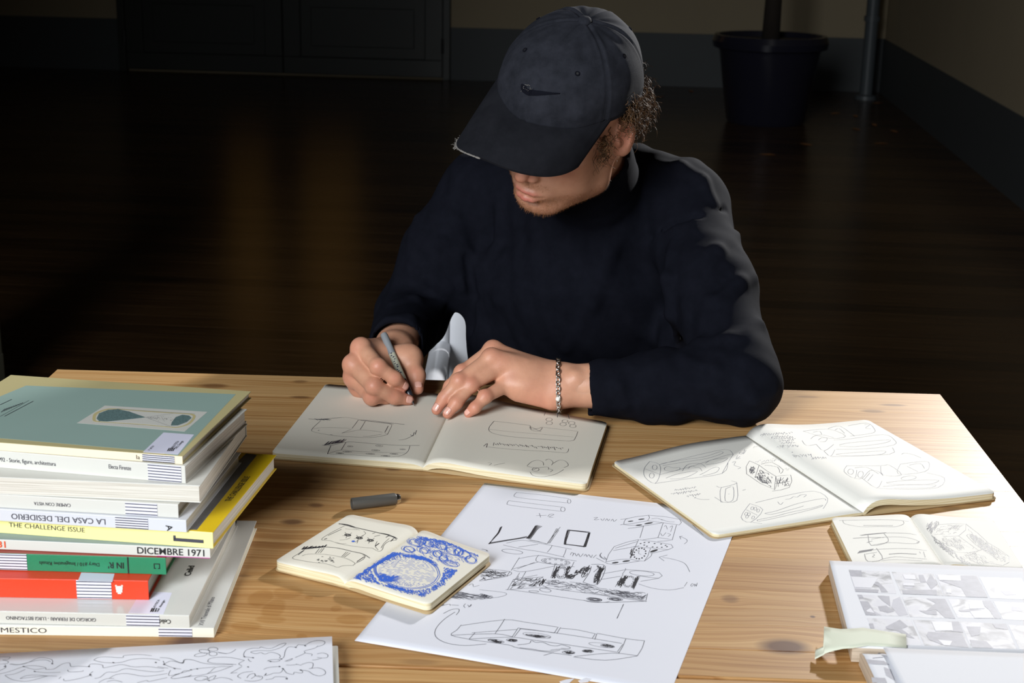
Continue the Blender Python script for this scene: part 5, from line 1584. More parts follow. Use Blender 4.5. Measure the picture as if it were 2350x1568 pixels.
# ------------------------------------------------------------------ bracelet on the left wrist
br = empty('bracelet', tuple(wr)); put(br, person)
MT['silver'] = mat('silver_chain', srgb(210, 208, 204), .22, .1, 90, metal=1.0)
MT['pearl'] = mat('pearl', srgb(222, 218, 212), .18, .05, 60)
wa = (LE-wr)/np.linalg.norm(LE-wr); up_ = np.array([0, .35, 1.0]); up_ -= wa*(up_@wa); up_ /= np.linalg.norm(up_); sd_ = np.cross(wa, up_)
bc = wr-wa*.001
def ringp(a, r=0.0):
    return bc+up_*(math.cos(a))*(.0225*1.22+.0016+r)+sd_*math.sin(a)*(.0225+.0022+r)
NL = 26
def torus(b, c, nrm, d1, r1, r2, el=1.35):
    d2 = np.cross(nrm, d1)
    b.tube([c+d1*math.cos(t)*r1*el+d2*math.sin(t)*r1 for t in np.linspace(0, 2*math.pi, 13)], r2, 5, cap=False)
ang_ = np.linspace(0, 2*math.pi, 97)[:-1]
ring = np.array([ringp(a) for a in ang_])
def push(p):
    """move a chain point outward until it lies on the skin"""
    n = p-bc; n /= np.linalg.norm(n); q = bc+n*.045
    for _ in range(60):
        i_ = np.round((q-hl.lo)/hl.h).astype(int)
        if ((i_ < 0) | (i_ >= hl.n)).any() or hl.d[tuple(i_)] > .0016: q = q-n*.0005
        else: break
    return q
ring = np.array([push(p) for p in ring])
ring = (ring+np.roll(ring, 1, 0)+np.roll(ring, -1, 0))/3
seg = np.linalg.norm(np.roll(ring, -1, 0)-ring, axis=1); cum = np.concatenate([[0], np.cumsum(seg)])
NLk = int(cum[-1]/.0058)
def along(d):
    d = d % cum[-1]; k = int(np.searchsorted(cum, d, 'right'))-1; k = min(k, len(ring)-1); t = (d-cum[k])/seg[k]
    return ring[k]*(1-t)+ring[(k+1) % len(ring)]*t
for k in range(NLk):
    d = cum[-1]*k/NLk; p = along(d); tan = along(d+.002)-along(d-.002); tan /= np.linalg.norm(tan); nn = p-bc; nn /= np.linalg.norm(nn)
    side = np.cross(tan, nn)
    n2 = nn*.8+side*(.6 if k % 2 else -.6); n2 -= tan*(n2@tan); n2 /= np.linalg.norm(n2)
    b = MB(); torus(b, p+nn*.0006, n2, tan, .0029, .0010); put(b.build('chain_link', MT['silver'], None, True), br)
sgn = -1 if (sd_[1] > 0) else 1
b = MB(); b.lathe([(.0036*math.sin(t), -.0036*math.cos(t)) for t in np.linspace(0, math.pi, 12)], 16); pc_ = np.array(surf_pt(hl, 1281, 916, 1.9, -.0030)); b.v = [tuple(np.array(v)+pc_) for v in b.v]; put(b.build('pearl_bead', MT['pearl'], None, True), br)

# ------------------------------------------------------------------ the pen in the hand
MT['pen_grey'] = mat('grey_pen_barrel', srgb(128, 132, 136), .4, .04, 40)
MT['pen_label'] = mat('pale_pen_print', srgb(176, 176, 158), .4, .06, 60)
MT['pen_dark'] = mat('dark_pen_grip', srgb(40, 42, 50), .35, .05, 40)
pr = empty('pen', tuple(PEN_T)); tag(pr, 'slim grey fineliner pen held in the writing hand', 'pen')
u1 = np.cross(pdv, [0, 0, 1]); u1 /= np.linalg.norm(u1); u2 = np.cross(pdv, u1)
def pen_part(name, prof, m, arc=None):
    b = MB(); n = 24; b.lathe(prof, n)
    b.v = [tuple(PEN_T+u1*v[0]+u2*v[1]+pdv*v[2]) for v in b.v]
    o = put(b.build(name, m, None), pr); auto_smooth(o, 40)
PL = np.linalg.norm(PEN_E-PEN_T)
pen_part('nib', [(0, 0), (.0004, .0002), (.0006, .003), (.0009, .0045)], MT['steel'])
pen_part('nib_sleeve', [(.0008, .0040), (.0016, .0055), (.0022, .011), (.0030, .0135), (.0030, .016)], MT['black'])
pen_part('grip', [(.0030, .0155), (.0042, .017), (.0046, .024), (.0046, .042)], MT['pen_dark'])
pen_part('barrel', [(.0046, .0420), (.0049, .0425), (.0049, PL-.035)], MT['pen_label'])
pen_part('tail', [(.0049, PL-.035), (.0051, PL-.034), (.0051, PL-.004), (.0044, PL-.0008), (.003, PL), (0, PL)], MT['pen_grey'])
b = MB()
for i in range(16):
    t0 = .048+i*.0033; a0 = -.35+.25*math.sin(i*1.7)
    def pp_(t, a): return PEN_T+pdv*t+cdir_u*math.cos(a)*.00505+cdir_v*math.sin(a)*.00505
    cdir_u = cdir-pdv*(cdir@pdv); cdir_u /= np.linalg.norm(cdir_u); cdir_v = np.cross(pdv, cdir_u)
    L = rng.uniform(.0012, .0026)
    b.add([pp_(t0, a0), pp_(t0+L, a0), pp_(t0+L, a0+.5), pp_(t0, a0+.5)], [(0, 1, 2, 3)])
put(b.build('barrel_print', MT['ink_thin'], None), pr)

# ------------------------------------------------------------------ white armchair
MT['chair'] = mat('white_painted_metal', srgb(222, 224, 230), .3, .02, 10)
chx, chy = .12, 2.40
chair = empty('armchair', (chx, chy, 0)); tag(chair, 'white armchair the sitter sits on, glimpsed under the arm', 'chair')
b = MB(); b.gridbox(-.24, .24, -.22, .24, .375, .395); b.build('seat', MT['chair'], chair, bevel=.008)
for sx_ in (-1, 1):
    for sy_, hy in ((-1, .61), (1, .80)):
        b = MB(); b.tube([(sx_*.25, sy_*.22, 0), (sx_*.25, sy_*.22, hy)], .016, 16); auto_smooth(b.build('leg', MT['chair'], chair))
    b = MB(); b.tube([(sx_*.25, -.24, .622), (sx_*.25, -.235, .627), (sx_*.25, .22, .627)], [.012, .019, .019], 16); auto_smooth(b.build('armrest', MT['chair'], chair))
for i in range(5):
    x0_ = -.25+i*.104
    b = MB()
    for (xa, xb) in ((x0_, x0_+.084),):
        b.gridbox(xa, xb, .215, .231, .42, .80, 2, 6, warp=lambda x, y, z: (x, y+.02*(z-.42), z))
    b.build('back_slat', MT['chair'], chair, bevel=.004)
b = MB(); b.tube([(-.25, .23, .80), (.25, .23, .80)], .016, 14); auto_smooth(b.build('top_rail', MT['chair'], chair))
# ------------------------------------------------------------------ drawings on the papers
r2 = random.Random(5)
C3 = lambda p: crop(760, 720, .28085, p)
C5 = lambda p: crop(800, 1090, .39149, p)
K1 = lambda p: crop(1100, 1180, .14032, p)
K2 = lambda p: crop(1340, 1160, .15306, p)
K3 = lambda p: crop(980, 1360, .22128, p)
K4 = lambda p: crop(620, 1170, .22128, p)
K5 = lambda p: crop(620, 930, .17872, p)
K6 = lambda p: crop(1440, 1000, .21277, p)
K7 = lambda p: crop(1700, 960, .25106, p)
M1 = lambda p: crop(0, 1450, .18723, p)
M2 = lambda p: crop(400, 1450, .18723, p)
def ellipse(cx, cy, rx, ry, rot=0.0, n=14, a0=0.0, a1=6.283):
    return [(cx+rx*math.cos(a)*math.cos(rot)-ry*math.sin(a)*math.sin(rot), cy+rx*math.cos(a)*math.sin(rot)+ry*math.sin(a)*math.cos(rot)) for a in [a0+(a1-a0)*i/n for i in range(n+1)]]
def scrib(I, conv, poly, n, w, ang, jit=6, ln=(30, 90)):
    """random short pen strokes inside a polygon (crop coordinates)"""
    xs = [p[0] for p in poly]; ys = [p[1] for p in poly]
    def inside(x, y):
        c = False
        for i in range(len(poly)):
            (x1, y1), (x2, y2) = poly[i], poly[i-1]
            if (y1 > y) != (y2 > y) and x < (x2-x1)*(y-y1)/(y2-y1)+x1: c = not c
        return c
    k = 0; tries = 0
    n = int(n*(.62 if w >= .0008 else .75)) if I is not globals().get('B') else n
    while k < n and tries < n*30:
        tries += 1
        x, y = r2.uniform(min(xs), max(xs)), r2.uniform(min(ys), max(ys))
        L = r2.uniform(*ln); a = ang+r2.gauss(0, .22)
        q = [(x+math.cos(a)*L*t+r2.gauss(0, jit), y+math.sin(a)*L*t+r2.gauss(0, jit)) for t in (0, .35, .7, 1)]
        if inside(*q[0]) and inside(*q[-1]):
            I.line(conv(q), w, 3); k += 1
# ---- loose sheet
I = Ink(sq.hit, .00014); D = Ink(sq.hit, .00014)
for p in ([(985,104),(1130,118),(1290,140)], [(985,104),(972,118),(985,132),(1130,150),(1282,165)], ellipse(1293,156,10,12), [(940,152),(1100,172),(1256,190)], [(940,152),(930,165),(945,178),(1100,198),(1245,214)], ellipse(1256,203,13,13),
          [(1100,240),(1160,238)], [(1118,226),(1126,250)], [(1168,245),(1180,232),(1204,233),(1175,248),(1200,250)],
          [(2043,640),(2038,655)], [(1840,485),(1900,495),(1970,520),(2000,570)], [(1820,484),(1870,470)], [(1820,484),(1850,505)],
          [(1700,640),(1780,665),(1880,676),(1965,662)], [(1968,655),(1985,630)], [(2005,648),(2015,638),(2022,645),(2012,655),(2005,648)], [(2028,655),(2030,640),(2036,652),(2044,634)],
          [(1940,362),(1975,375),(1985,390),(1968,406)], [(1940,362),(1958,360)], [(1940,362),(1948,378)],
          [(1610,760),(1575,842)], [(2015,290),(2030,275)], [(2015,292),(2080,355)], [(2022,298),(2110,340)],
          [(1437,252),(1460,250),(1440,264),(1470,262)], [(1478,258),(1490,268),(1500,256)], [(1505,270),(1515,258),(1522,270),(1532,260)], [(1538,272),(1548,260),(1556,274),(1572,262)]):
    I.line(C5(p), .00055)
# black frame corner
for off in (0, 9, 18, 27):
    D.line(K1([(370-off,205+off*.6),(320-off*.6,310),(240-off*.4,400),(150+off*.6,492)]), .0011)
for off in (0, 10, 20):
    D.line(K1([(160+off,490-off),(400,447-off*.7),(640,408-off*.6),(780,385-off)]), .0010)
for off in (0, 14, 28, 42, 60, 80, 105):
    D.line(K1([(770+off*.6,400+off*.1),(830+off*.6,330),(880+off*.7,250),(920+off,185+abs(off-30)*.2)]), .0009)
for p in ([(800,418),(960,450),(1090,485),(1130,478)], [(820,428),(1000,462),(1100,490)], [(1115,480),(1180,390),(1230,330),(1325,215)], [(1135,478),(1200,380),(1285,240)], [(1150,482),(1220,380),(1300,265)], [(1120,470),(1190,370),(1265,238)]):
    D.line(K1(p), .0006)
sqr = [(1450,270),(1800,305),(1720,540),(1395,500)]
for e in range(4):
    a, c_ = sqr[e], sqr[(e+1) % 4]
    for off in range(7 if e % 2 else 4):
        j = lambda: r2.gauss(0, 7)
        o_ = (off-3)*(5 if e % 2 else 3.5)
        D.line(K1([(a[0]+o_*(e % 2)+j(), a[1]+o_*(1-e % 2)+j()*.3), ((a[0]+c_[0])/2+o_*(e % 2)+j(), (a[1]+c_[1])/2+o_*(1-e % 2)), (c_[0]+o_*(e % 2)+j(), c_[1]+o_*(1-e % 2)+j()*.3)]), .0009)
for p in ([(390,508),(700,575),(1000,620),(1400,710)], [(440,478),(700,430),(960,475),(1180,515),(1510,578)], [(640,543),(960,495)], [(1190,518),(1160,570),(1110,628)], [(1420,575),(1400,640),(1370,700)], ellipse(540,616,172,34,.12),
          [(655,715),(600,800),(522,925)], [(655,730),(960,680),(1240,720),(1590,770)], [(970,675),(930,730),(960,785),(1250,830),(1560,865)], [(1550,785),(1510,870)], [(530,905),(960,788)], [(560,920),(740,945),(1240,850)], [(620,900),(905,790)],
          ellipse(1250,780,235,48,.10), [(1240,830),(1170,1045)], [(1510,862),(1390,1060)], ellipse(1340,955,95,105,.3),
          [(660,965),(590,1070)], [(760,945),(690,1065)], [(640,1020),(620,1060)], [(430,1240),(540,1245),(1000,1310),(1900,1440),(2138,1430)], [(460,1245),(560,1070)],
          [(480,1240),(990,1205),(1400,1250),(2138,1350)], [(560,1070),(950,1000)], [(720,1055),(1050,1030)], ellipse(1080,1248,95,28,.15), ellipse(890,1268,80,14,.05), ellipse(1890,1402,115,28,.1),
          [(1490,670),(1510,630),(1540,650),(1520,690),(1560,640),(1590,690),(1620,650),(1650,700),(1700,650)], [(1710,690),(1740,660),(1760,700),(1790,665),(1820,710)], [(1830,715),(1850,670)], [(1860,720),(1890,690),(1915,670)],
          [(2000,640),(1970,690),(2040,740),(2085,748)], [(2085,748),(2040,700)], [(40,575),(100,585),(145,610)], [(110,588),(130,612)]):
    I.line(K1(p), .0006)
for i in range(12):
    a = i/12*6.283; I.line(K1(ellipse(1250+190*math.cos(a), 782+34*math.sin(a)+18*math.cos(a), 16, 9, 0, 6)), .0005, 2)
    I.line(K1(ellipse(1340+66*math.cos(a)+14*math.sin(-a), 955+78*math.sin(a), 15, 12, 0, 6)), .0006, 2)
scrib(D, K1, [(560,1070),(1060,1030),(1000,1190),(480,1235)], 95, .0008, -.25, 5, (40,120))
scrib(D, K1, [(980,1190),(1060,1030),(1100,1060),(1020,1180)], 16, .0012, -1.2, 5, (40,90))
scrib(I, K1, [(1060,1060),(1700,1130),(2130,1200),(2130,1330),(1000,1210)], 95, .0006, .12, 5, (60,220))
scrib(D, K1, [(1170,1050),(1270,845),(1320,850),(1250,1000),(1290,1065)], 46, .0010, -1.1, 5, (30,90)); scrib(D, K1, [(1440,850),(1520,865),(1400,1065),(1370,1050)], 36, .0010, -1.1, 5, (30,80))
scrib(D, K1, [(1830,820),(2060,855),(1930,1150),(1870,1140),(1880,1010),(1980,900),(1830,850)], 95, .0010, -1.15, 6, (30,110)); scrib(D, K1, [(1430,980),(1830,820),(1790,950),(1690,1110),(1660,980)], 62, .0010, -.7, 6, (30,110)); scrib(D, K1, [(1420,1000),(1620,970),(1530,1060),(1400,1070)], 48, .0012, -.2, 5, (30,90))
I.line(K1([(1830,825),(2060,858),(1930,1155),(1690,1115)]), .0008); I.line(K1([(1830,860),(1800,960),(1700,1110)]), .0008); I.line(K1([(1870,950),(1990,860),(1890,1010),(1870,1130)]), .0007)
# left sketches half under the notebook
scrib(D, K1, [(0,900),(490,945),(440,1025),(0,1100)], 70, .0007, .12, 6, (60,200)); I.line(K1([(0,890),(490,942),(450,1020),(0,1100)]), .0006); I.line(K1([(450,1020),(500,940)]), .0007)
scrib(I, K1, [(0,1290),(240,1360),(0,1400)], 36, .0005, .15, 5, (50,160)); I.line(K1([(0,1240),(420,1290),(370,1350),(0,1400)]), .0005)
I.line(K3([(40,100),(90,105),(40,130),(130,120),(100,140)]), .0006); I.line(K3([(150,118),(175,128),(150,140),(230,122),(240,138)]), .0006); I.line(K3([(250,130),(330,136)]), .0006); I.line(K3([(400,118),(380,140),(395,160)]), .0006); I.line(K3([(420,130),(445,150),(460,125),(430,155)]), .0006)
for q in ([(1980,700),(2020,720),(2040,695)], [(2060,715),(2100,700),(2110,730),(2170,715)]): I.line(K4([(x, y+70) for x, y in q]), .0005)
scrib(I, K4, [(1870,830),(2330,910),(2120,945),(1760,905)], 70, .0005, .1, 5, (80,240))
# right group
for p in ([(630,205),(970,150),(1435,212),(1432,295)], [(630,205),(598,290),(760,300)], [(970,150),(955,232),(600,290)], [(955,232),(1430,296)], [(1190,262),(1110,488)], [(1388,296),(1325,520)], [(760,300),(880,312),(1180,262)], [(895,312),(840,490)], [(1110,486),(885,518)], [(1110,486),(1330,520),(1100,545)],
          [(820,515),(690,800)], [(820,515),(455,620),(330,845)], [(830,518),(1310,590),(1270,665),(990,635)], [(470,645),(800,545)], [(440,680),(830,608)], [(740,625),(980,640),(985,680),(905,838),(700,808)], [(1270,665),(1000,725)], [(330,848),(560,812),(700,810)], [(310,855),(460,892),(840,835)], [(905,838),(1000,770),(1020,725)],
          [(620,945),(625,965),(575,1035)], [(625,965),(1130,1010),(1122,1095),(840,1060)], [(1130,1095),(850,1142)], [(270,1030),(620,968)], [(250,1115),(550,1065)], ellipse(870,1022,185,36,.09), [(840,1060),(745,1265)], [(590,1035),(470,1225)],
          [(545,295),(600,285)], [(550,212),(650,205)], [(660,350),(900,318)], [(240,740),(265,715)], [(240,740),(270,785),(335,805)], [(185,790),(300,850)]):
    I.line(K2(p), .0006, 2)
for (x, y, rx, ry, ro) in ((700,240,42,7,-.1),(862,210,48,8,-.1),(825,298,50,8,-.1),(970,270,66,10,-.15),(470,862,52,11,-.12),(635,838,58,11,-.12),(1050,685,62,15,-.3)):
    D.poly(K2(ellipse(x, y, rx, ry, ro, 12)[:-1]))
for (x, y) in ((850,575),(908,560),(975,558),(1060,574),(1158,582),(1225,602),(1245,622),(905,598),(945,615),(1030,626),(1097,631),(1168,631)): D.poly(K2(ellipse(x, y, 15, 6, -.1, 8)[:-1]))
for i in range(13):
    a = i/13*6.283; D.poly(K2(ellipse(838+88*math.cos(a)+20*math.sin(-a), 725+80*math.sin(a), 13, 10, 0, 7)[:-1]))
    I.line(K2(ellipse(675+72*math.cos(a)+22*math.sin(-a), 1145+76*math.sin(a), 15, 10, 0, 6)), .0006, 2)
scrib(D, K2, [(590,1035),(840,1060),(745,1265),(700,1250),(770,1090),(660,1060),(580,1200),(570,1240),(470,1225)], 110, .0010, -1.15, 5, (30,100))
scrib(D, K2, [(720,625),(760,640),(705,805),(670,790)], 26, .0008, -1.2, 5, (30,80))
scrib(I, K2, [(380,1260),(950,1320),(925,1430),(200,1330)], 85, .0006, .13, 5, (80,260)); scrib(I, K2, [(800,1420),(945,1330),(930,1430)], 14, .0006, -.5, 4, (40,90))
I.line(K2([(0,1295),(500,1380),(940,1445)]), .0008); I.line(K2([(0,1425),(210,1458),(940,1440)]), .0008); I.line(K2([(955,1325),(930,1430)]), .0007)
for (x, y) in ((170,1415),(470,1412)):
    for q in range(4): I.line(K2(ellipse(x, y, 90-q*16, 20-q*4, .1)), .0006, 2)
for p in ([(1205,320),(1230,305),(1250,360)], [(1290,330),(1330,310),(1300,400)], [(1150,420),(1180,460),(1230,410)], [(1250,420),(1300,440),(1260,470)], [(1010,205),(1100,195),(1180,225)], [(1160,210),(1260,245),(1360,250)], [(800,690),(830,680),(820,720),(860,740)]): I.line(K2(p), .0005)
# long bench at the bottom
for p in ([(355,345),(800,285),(1020,310),(1350,360)], [(355,338),(310,390),(250,445),(430,485)], [(805,278),(760,350),(706,428)], [(250,445),(700,430),(890,462)], [(465,420),(930,385)], [(497,420),(435,487)], [(945,370),(885,460)], [(970,378),(905,462)], [(945,370),(1180,400),(1320,422)], [(960,378),(1290,415),(1690,475),(2020,530)], [(1360,360),(1320,422)], [(1385,365),(1345,428)], [(1385,372),(1560,390),(1745,430)], [(1745,430),(1712,480)], [(1762,428),(1740,490)], [(1765,425),(2060,480),(2255,502)], [(2062,482),(2030,560),(1988,630)], [(2255,502),(2230,580),(2180,660)], [(2030,540),(1975,615)], [(1520,670),(1850,705),(2180,660)], [(1530,665),(1920,630),(2180,658)], [(435,490),(840,545),(960,580),(1500,655)], [(430,485),(860,465),(1100,495),(1390,535),(2000,625)],
          [(170,220),(250,180),(325,172),(330,200),(302,235)], [(290,205),(190,270),(110,350),(80,420),(110,480),(220,530),(400,552),(615,535)], [(2040,122),(1968,272)],
          [(940,545),(1060,530),(1080,500),(1130,520),(1200,518),(1280,550),(1350,555),(1400,545),(1480,570),(1470,585),(1390,580)], [(960,575),(1100,590),(1180,605),(1300,612),(1380,600)], [(1210,655),(1310,625)], [(1280,600),(1380,590),(1500,605)]):
    I.line(K3(p), .0007, 3)
for (x, y, rx, ry, ro) in ((715,505,85,16,.15),(880,498,56,14,.1),(1468,624,66,15,.05),(1668,610,58,14,.05),(1150,455,130,12,.13),(1870,555,70,14,.1)): 
    scrib(D, K3, ellipse(x, y, rx, ry, ro), 34, .0010, ro, 3, (rx*.3, rx*.8)); I.line(K3(ellipse(x, y, rx, ry, ro)), .0006, 2)
I.line(K3(ellipse(1140,446,146,22,.13)), .0005); I.line(K3(ellipse(1812,548,135,20,.14)), .0005)
for (x, y) in ((1735,72),(1950,70)):
    for q in range(3): I.line(K3(ellipse(x, y, 80-q*20, 15-q*4, .1)), .0006, 2)
o = put(I.build('pen_drawing', MT['ink_thin'], None), sh); o['kind'] = 'stuff'
o = put(D.build('pen_shading', MT['ink'], None), sh); o['kind'] = 'stuff'

# ---- pocket notebook: black sofas on the left page, blue ball on the right
hC = double_hit(cL, cR)
I = Ink(cL.hit, .00022)
for p, w_ in (([(712,145),(900,190),(1140,245),(1290,285),(1355,330)], .0016), ([(715,148),(800,158),(880,185)], .0022), ([(1140,245),(1230,262),(1300,300)], .0018),
           ([(770,170),(680,215),(590,265),(540,300),(545,318),(620,322)], .0006), ([(740,205),(600,270)], .0008), ([(560,310),(590,300)], .0016), ([(620,322),(720,355),(860,380),(980,395),(1060,400)], .0006), ([(1060,400),(1120,432),(1160,420),(1180,370),(1230,330),(1310,315)], .0006), ([(1310,315),(1290,290),(1220,275)], .0007), ([(1110,330),(1090,380),(1120,420)], .0006), ([(1235,300),(1180,350),(1150,400)], .0006), ([(1280,300),(1250,330)], .0014),
           ([(800,165),(930,215)], .0005), ([(970,225),(990,250),(940,280)], .0005), ([(780,200),(900,210)], .0005), ([(1090,380),(1130,350)], .0016), ([(880,340),(910,320),(900,350)], .0006), ([(670,340),(740,355),(790,352)], .0005), ([(720,318),(790,310),(835,290)], .0005), ([(1060,250),(1090,240)], .0009), ([(1080,280),(1140,265)], .0009), ([(1200,290),(1230,270)], .0012),
           ([(325,410),(420,400),(540,388),(700,400),(850,435),(960,460),(1035,505)], .0013), ([(360,415),(290,460),(230,505),(330,530),(450,550)], .0007), ([(330,480),(400,462),(560,465),(720,490),(820,520),(880,560),(860,575)], .0006), ([(450,550),(560,560),(640,580),(700,600),(760,582),(870,580)], .0006), ([(960,470),(985,485),(960,520),(890,555)], .0007), ([(975,490),(900,540)], .0013), ([(510,405),(470,455)], .0008), ([(560,400),(520,450)], .0008), ([(540,402),(495,452)], .0006), ([(790,440),(740,490)], .0008), ([(830,450),(770,495)], .0008), ([(810,442),(755,492)], .0006), ([(350,425),(290,470)], .0012)):
    I.line(K4(p), w_*.85, 3)
for q in range(16):
    x = 330+q*15; I.line(K4([(x, 415-q*1.6), (x+26+r2.uniform(0, 12), 398-q*1.2-r2.uniform(0, 14))]), .0018, 1)
for (x, y) in ((805,265),(925,295),(1040,320)):
    D2 = ellipse(x, y, 30, 11, .1); I.line(K4(D2), .0014, 2); I.line(K4(ellipse(x, y, 15, 6, .1)), .0012, 2)
    for a in (-.8, 1.9, 2.9, 4.2): I.line(K4([(x+32*math.cos(a), y+14*math.sin(a)), (x+60*math.cos(a), y+34*math.sin(a))]), .0005, 1)
for i in range(26):
    x = 490+r2.random()*170; y = 525+r2.gauss(0, 12); I.line(K4([(x-8, y-1), (x+9, y+1)]), .0011, 1)
put(I.build('pen_drawing', MT['ink'], None), nbC)['kind'] = 'stuff'
B = Ink(cR.hit, .00022); _bl = B.line; B.line = lambda pts, w=.0006, *a, **k: _bl(pts, w*.74, *a, **k)
I3 = Ink(cL.hit, .00022); I3.poly(K4(ellipse(862, 330, 18, 9, 0, 10)[:-1])); put(I3.build('blue_dab', MT['ink_blue'], None), nbC)
# upper band of scribbled rings
for (x, y, rx, ry) in ((1500,340,75,38),(1640,355,62,36),(1770,380,60,36),(1440,410,70,34),(1590,420,66,34),(1740,460,48,34),(1900,430,80,44),(2010,470,70,40),(2090,520,62,40),(1800,510,52,34),(1870,560,90,30),(1560,330,60,30),(1700,360,60,30),(1960,440,50,40)):
    for q in range(4): B.line(K4(ellipse(x+r2.gauss(0, 8), y+r2.gauss(0, 5), rx*r2.uniform(.7, 1.05), ry*r2.uniform(.7, 1.05), .25+r2.gauss(0, .15))), .0008, 2)
scrib(B, K4, [(1510,268),(1800,320),(2170,480),(2160,500),(1900,385),(1520,300)], 120, .0012, .35, 4, (20,60))
scrib(B, K4, [(1440,300),(1520,280),(2100,480),(1960,600),(1800,560),(1380,440)], 90, .0008, .5, 5, (25,70))
# left diagonal band, and ground hatching
scrib(B, K4, [(1280,440),(1410,445),(1300,480),(1180,540),(880,720),(850,712)], 190, .0013, -.55, 5, (20,60))
scrib(B, K4, [(850,712),(1080,600),(1060,660),(1130,760),(1260,780),(1500,840),(1640,810),(1760,740),(1800,620),(1960,620),(1800,790),(1600,910),(1430,880),(1100,770)], 330, .0011, .75, 4, (12,34))
scrib(B, K4, [(1100,640),(1300,710),(1260,760),(1120,740)], 70, .0016, -.2, 5, (20,70)); scrib(B, K4, [(1340,470),(1560,480),(1740,560),(1640,540),(1480,500)], 85, .0016, .3, 4, (20,70)); scrib(B, K4, [(1180,770),(1420,830),(1400,850),(1200,795)], 60, .0016, .35, 4, (16,40)); scrib(B, K4, [(1800,600),(1960,630),(1800,760),(1780,740)], 50, .0016, -.7, 4, (12,40))
# the ball: outline, crescent and curved hatch rows
for q in range(5): B.line(K4(ellipse(1420+r2.gauss(0, 6), 640+r2.gauss(0, 4), 325+q*6, 165+q*4, .12)), .0008, 2)
for row in range(26):
    t = -1+2*(row+.5)/26; half = math.sqrt(max(0, 1-t*t))
    pts = []
    for k in range(22):
        u = (-1+2*k/21)*half
        pts.append((1420+u*300-t*40, 640+t*150+26*(u*u)+u*36+(5 if k % 2 else -5)))
    for k in range(len(pts)-1):
        if r2.random() < .62: B.line(K4([pts[k], pts[k+1]]), .0006, 1)
for k in range(60):
    a = r2.uniform(3.6, 6.0); B.line(K4([(1420+340*math.cos(a), 630+165*math.sin(a)), (1420+r2.uniform(270, 310)*math.cos(a), 630+r2.uniform(120, 145)*math.sin(a))]), .0008, 1)
for k in range(50):
    a = r2.uniform(-.6, .6); L = r2.uniform(60, 200); B.line(K4([(1190, 735), (1190+L*math.cos(a)*.9, 735-L*math.sin(a)*.5-20)]), .0008, 1)
put(B.build('blue_drawing', MT['ink_blue'], None), nbC)['kind'] = 'stuff'

# ---- large sketchbook under the hands
I = Ink(aL.hit, .00022)
for p, w_ in (([(495,178),(600,185),(720,178),(920,160)], .0010), ([(920,160),(1000,160),(1130,185)], .0005), ([(650,200),(590,255),(532,318),(560,345),(700,375),(860,398),(1100,412),(1280,418),(1420,402),(1505,378)], .0006), ([(1505,378),(1535,320),(1562,260),(1530,245)], .0006), ([(550,308),(640,292),(800,290),(1030,300)], .0004), ([(1130,195),(1090,250),(1050,300)], .0007), ([(1222,205),(1190,260),(1155,315)], .0007), ([(920,362),(1040,340),(1150,322),(1300,330),(1440,350)], .0005), ([(920,362),(1040,312)], .0005), ([(1130,192),(1230,195),(1400,212),(1560,232),(1725,250)], .0011), ([(1515,270),(1495,310),(1472,350)], .0010), ([(1190,402),(1280,400),(1430,375)], .0006), ([(1505,378),(1470,355)], .0005), ([(615,330),(630,322)], .0010), ([(770,380),(800,383)], .0010),
           ([(1650,450),(1730,440),(1800,410),(1840,385)], .0007), ([(1800,380),(1830,400),(1850,350)], .0008), ([(1860,380),(1880,325)], .0009),
           ([(665,515),(780,520),(960,478),(1130,480),(1350,500),(1700,520),(1920,518)], .0009), ([(780,520),(735,628)], .0009), ([(972,480),(912,578)], .0008), ([(735,628),(912,578),(1100,595),(1740,618)], .0005), ([(735,628),(1100,645),(1560,668),(1745,620),(1795,525)], .0006)):
    I.line(K5(p), w_, 3)
for q in range(14): I.line(K5([(570+q*12, 178+r2.gauss(0, 3)), (600+q*14, 192+r2.gauss(0, 3))]), .0010, 1)
for q in range(24):
    x = 690+q*10; y = 518-q*1.6; I.line(K5([(x, y), (x+60, y-26-r2.uniform(0, 24))]), .0010, 1)
for q in range(12): I.line(K5([(1160+q*32, 196+q*3.5), (1210+q*34, 203+q*4)]), .0011, 1)
for (x, y, rx, ry) in ((1028,532,34,8),(1400,525,45,10),(1355,583,52,9),(1700,570,34,8),(990,600,56,6),(895,620,50,6),(1285,628,56,7),(1480,654,60,5),(1590,628,52,5)):
    I.line(K5(ellipse(x, y, rx, ry, .05)), .0006, 2); I.line(K5([(x-rx*.5, y), (x+rx*.5, y+1)]), .0012, 1)
put(I.build('pen_drawing', MT['ink_thin'], None), nbA)['kind'] = 'stuff'
I = Ink(aR.hit, .00022)
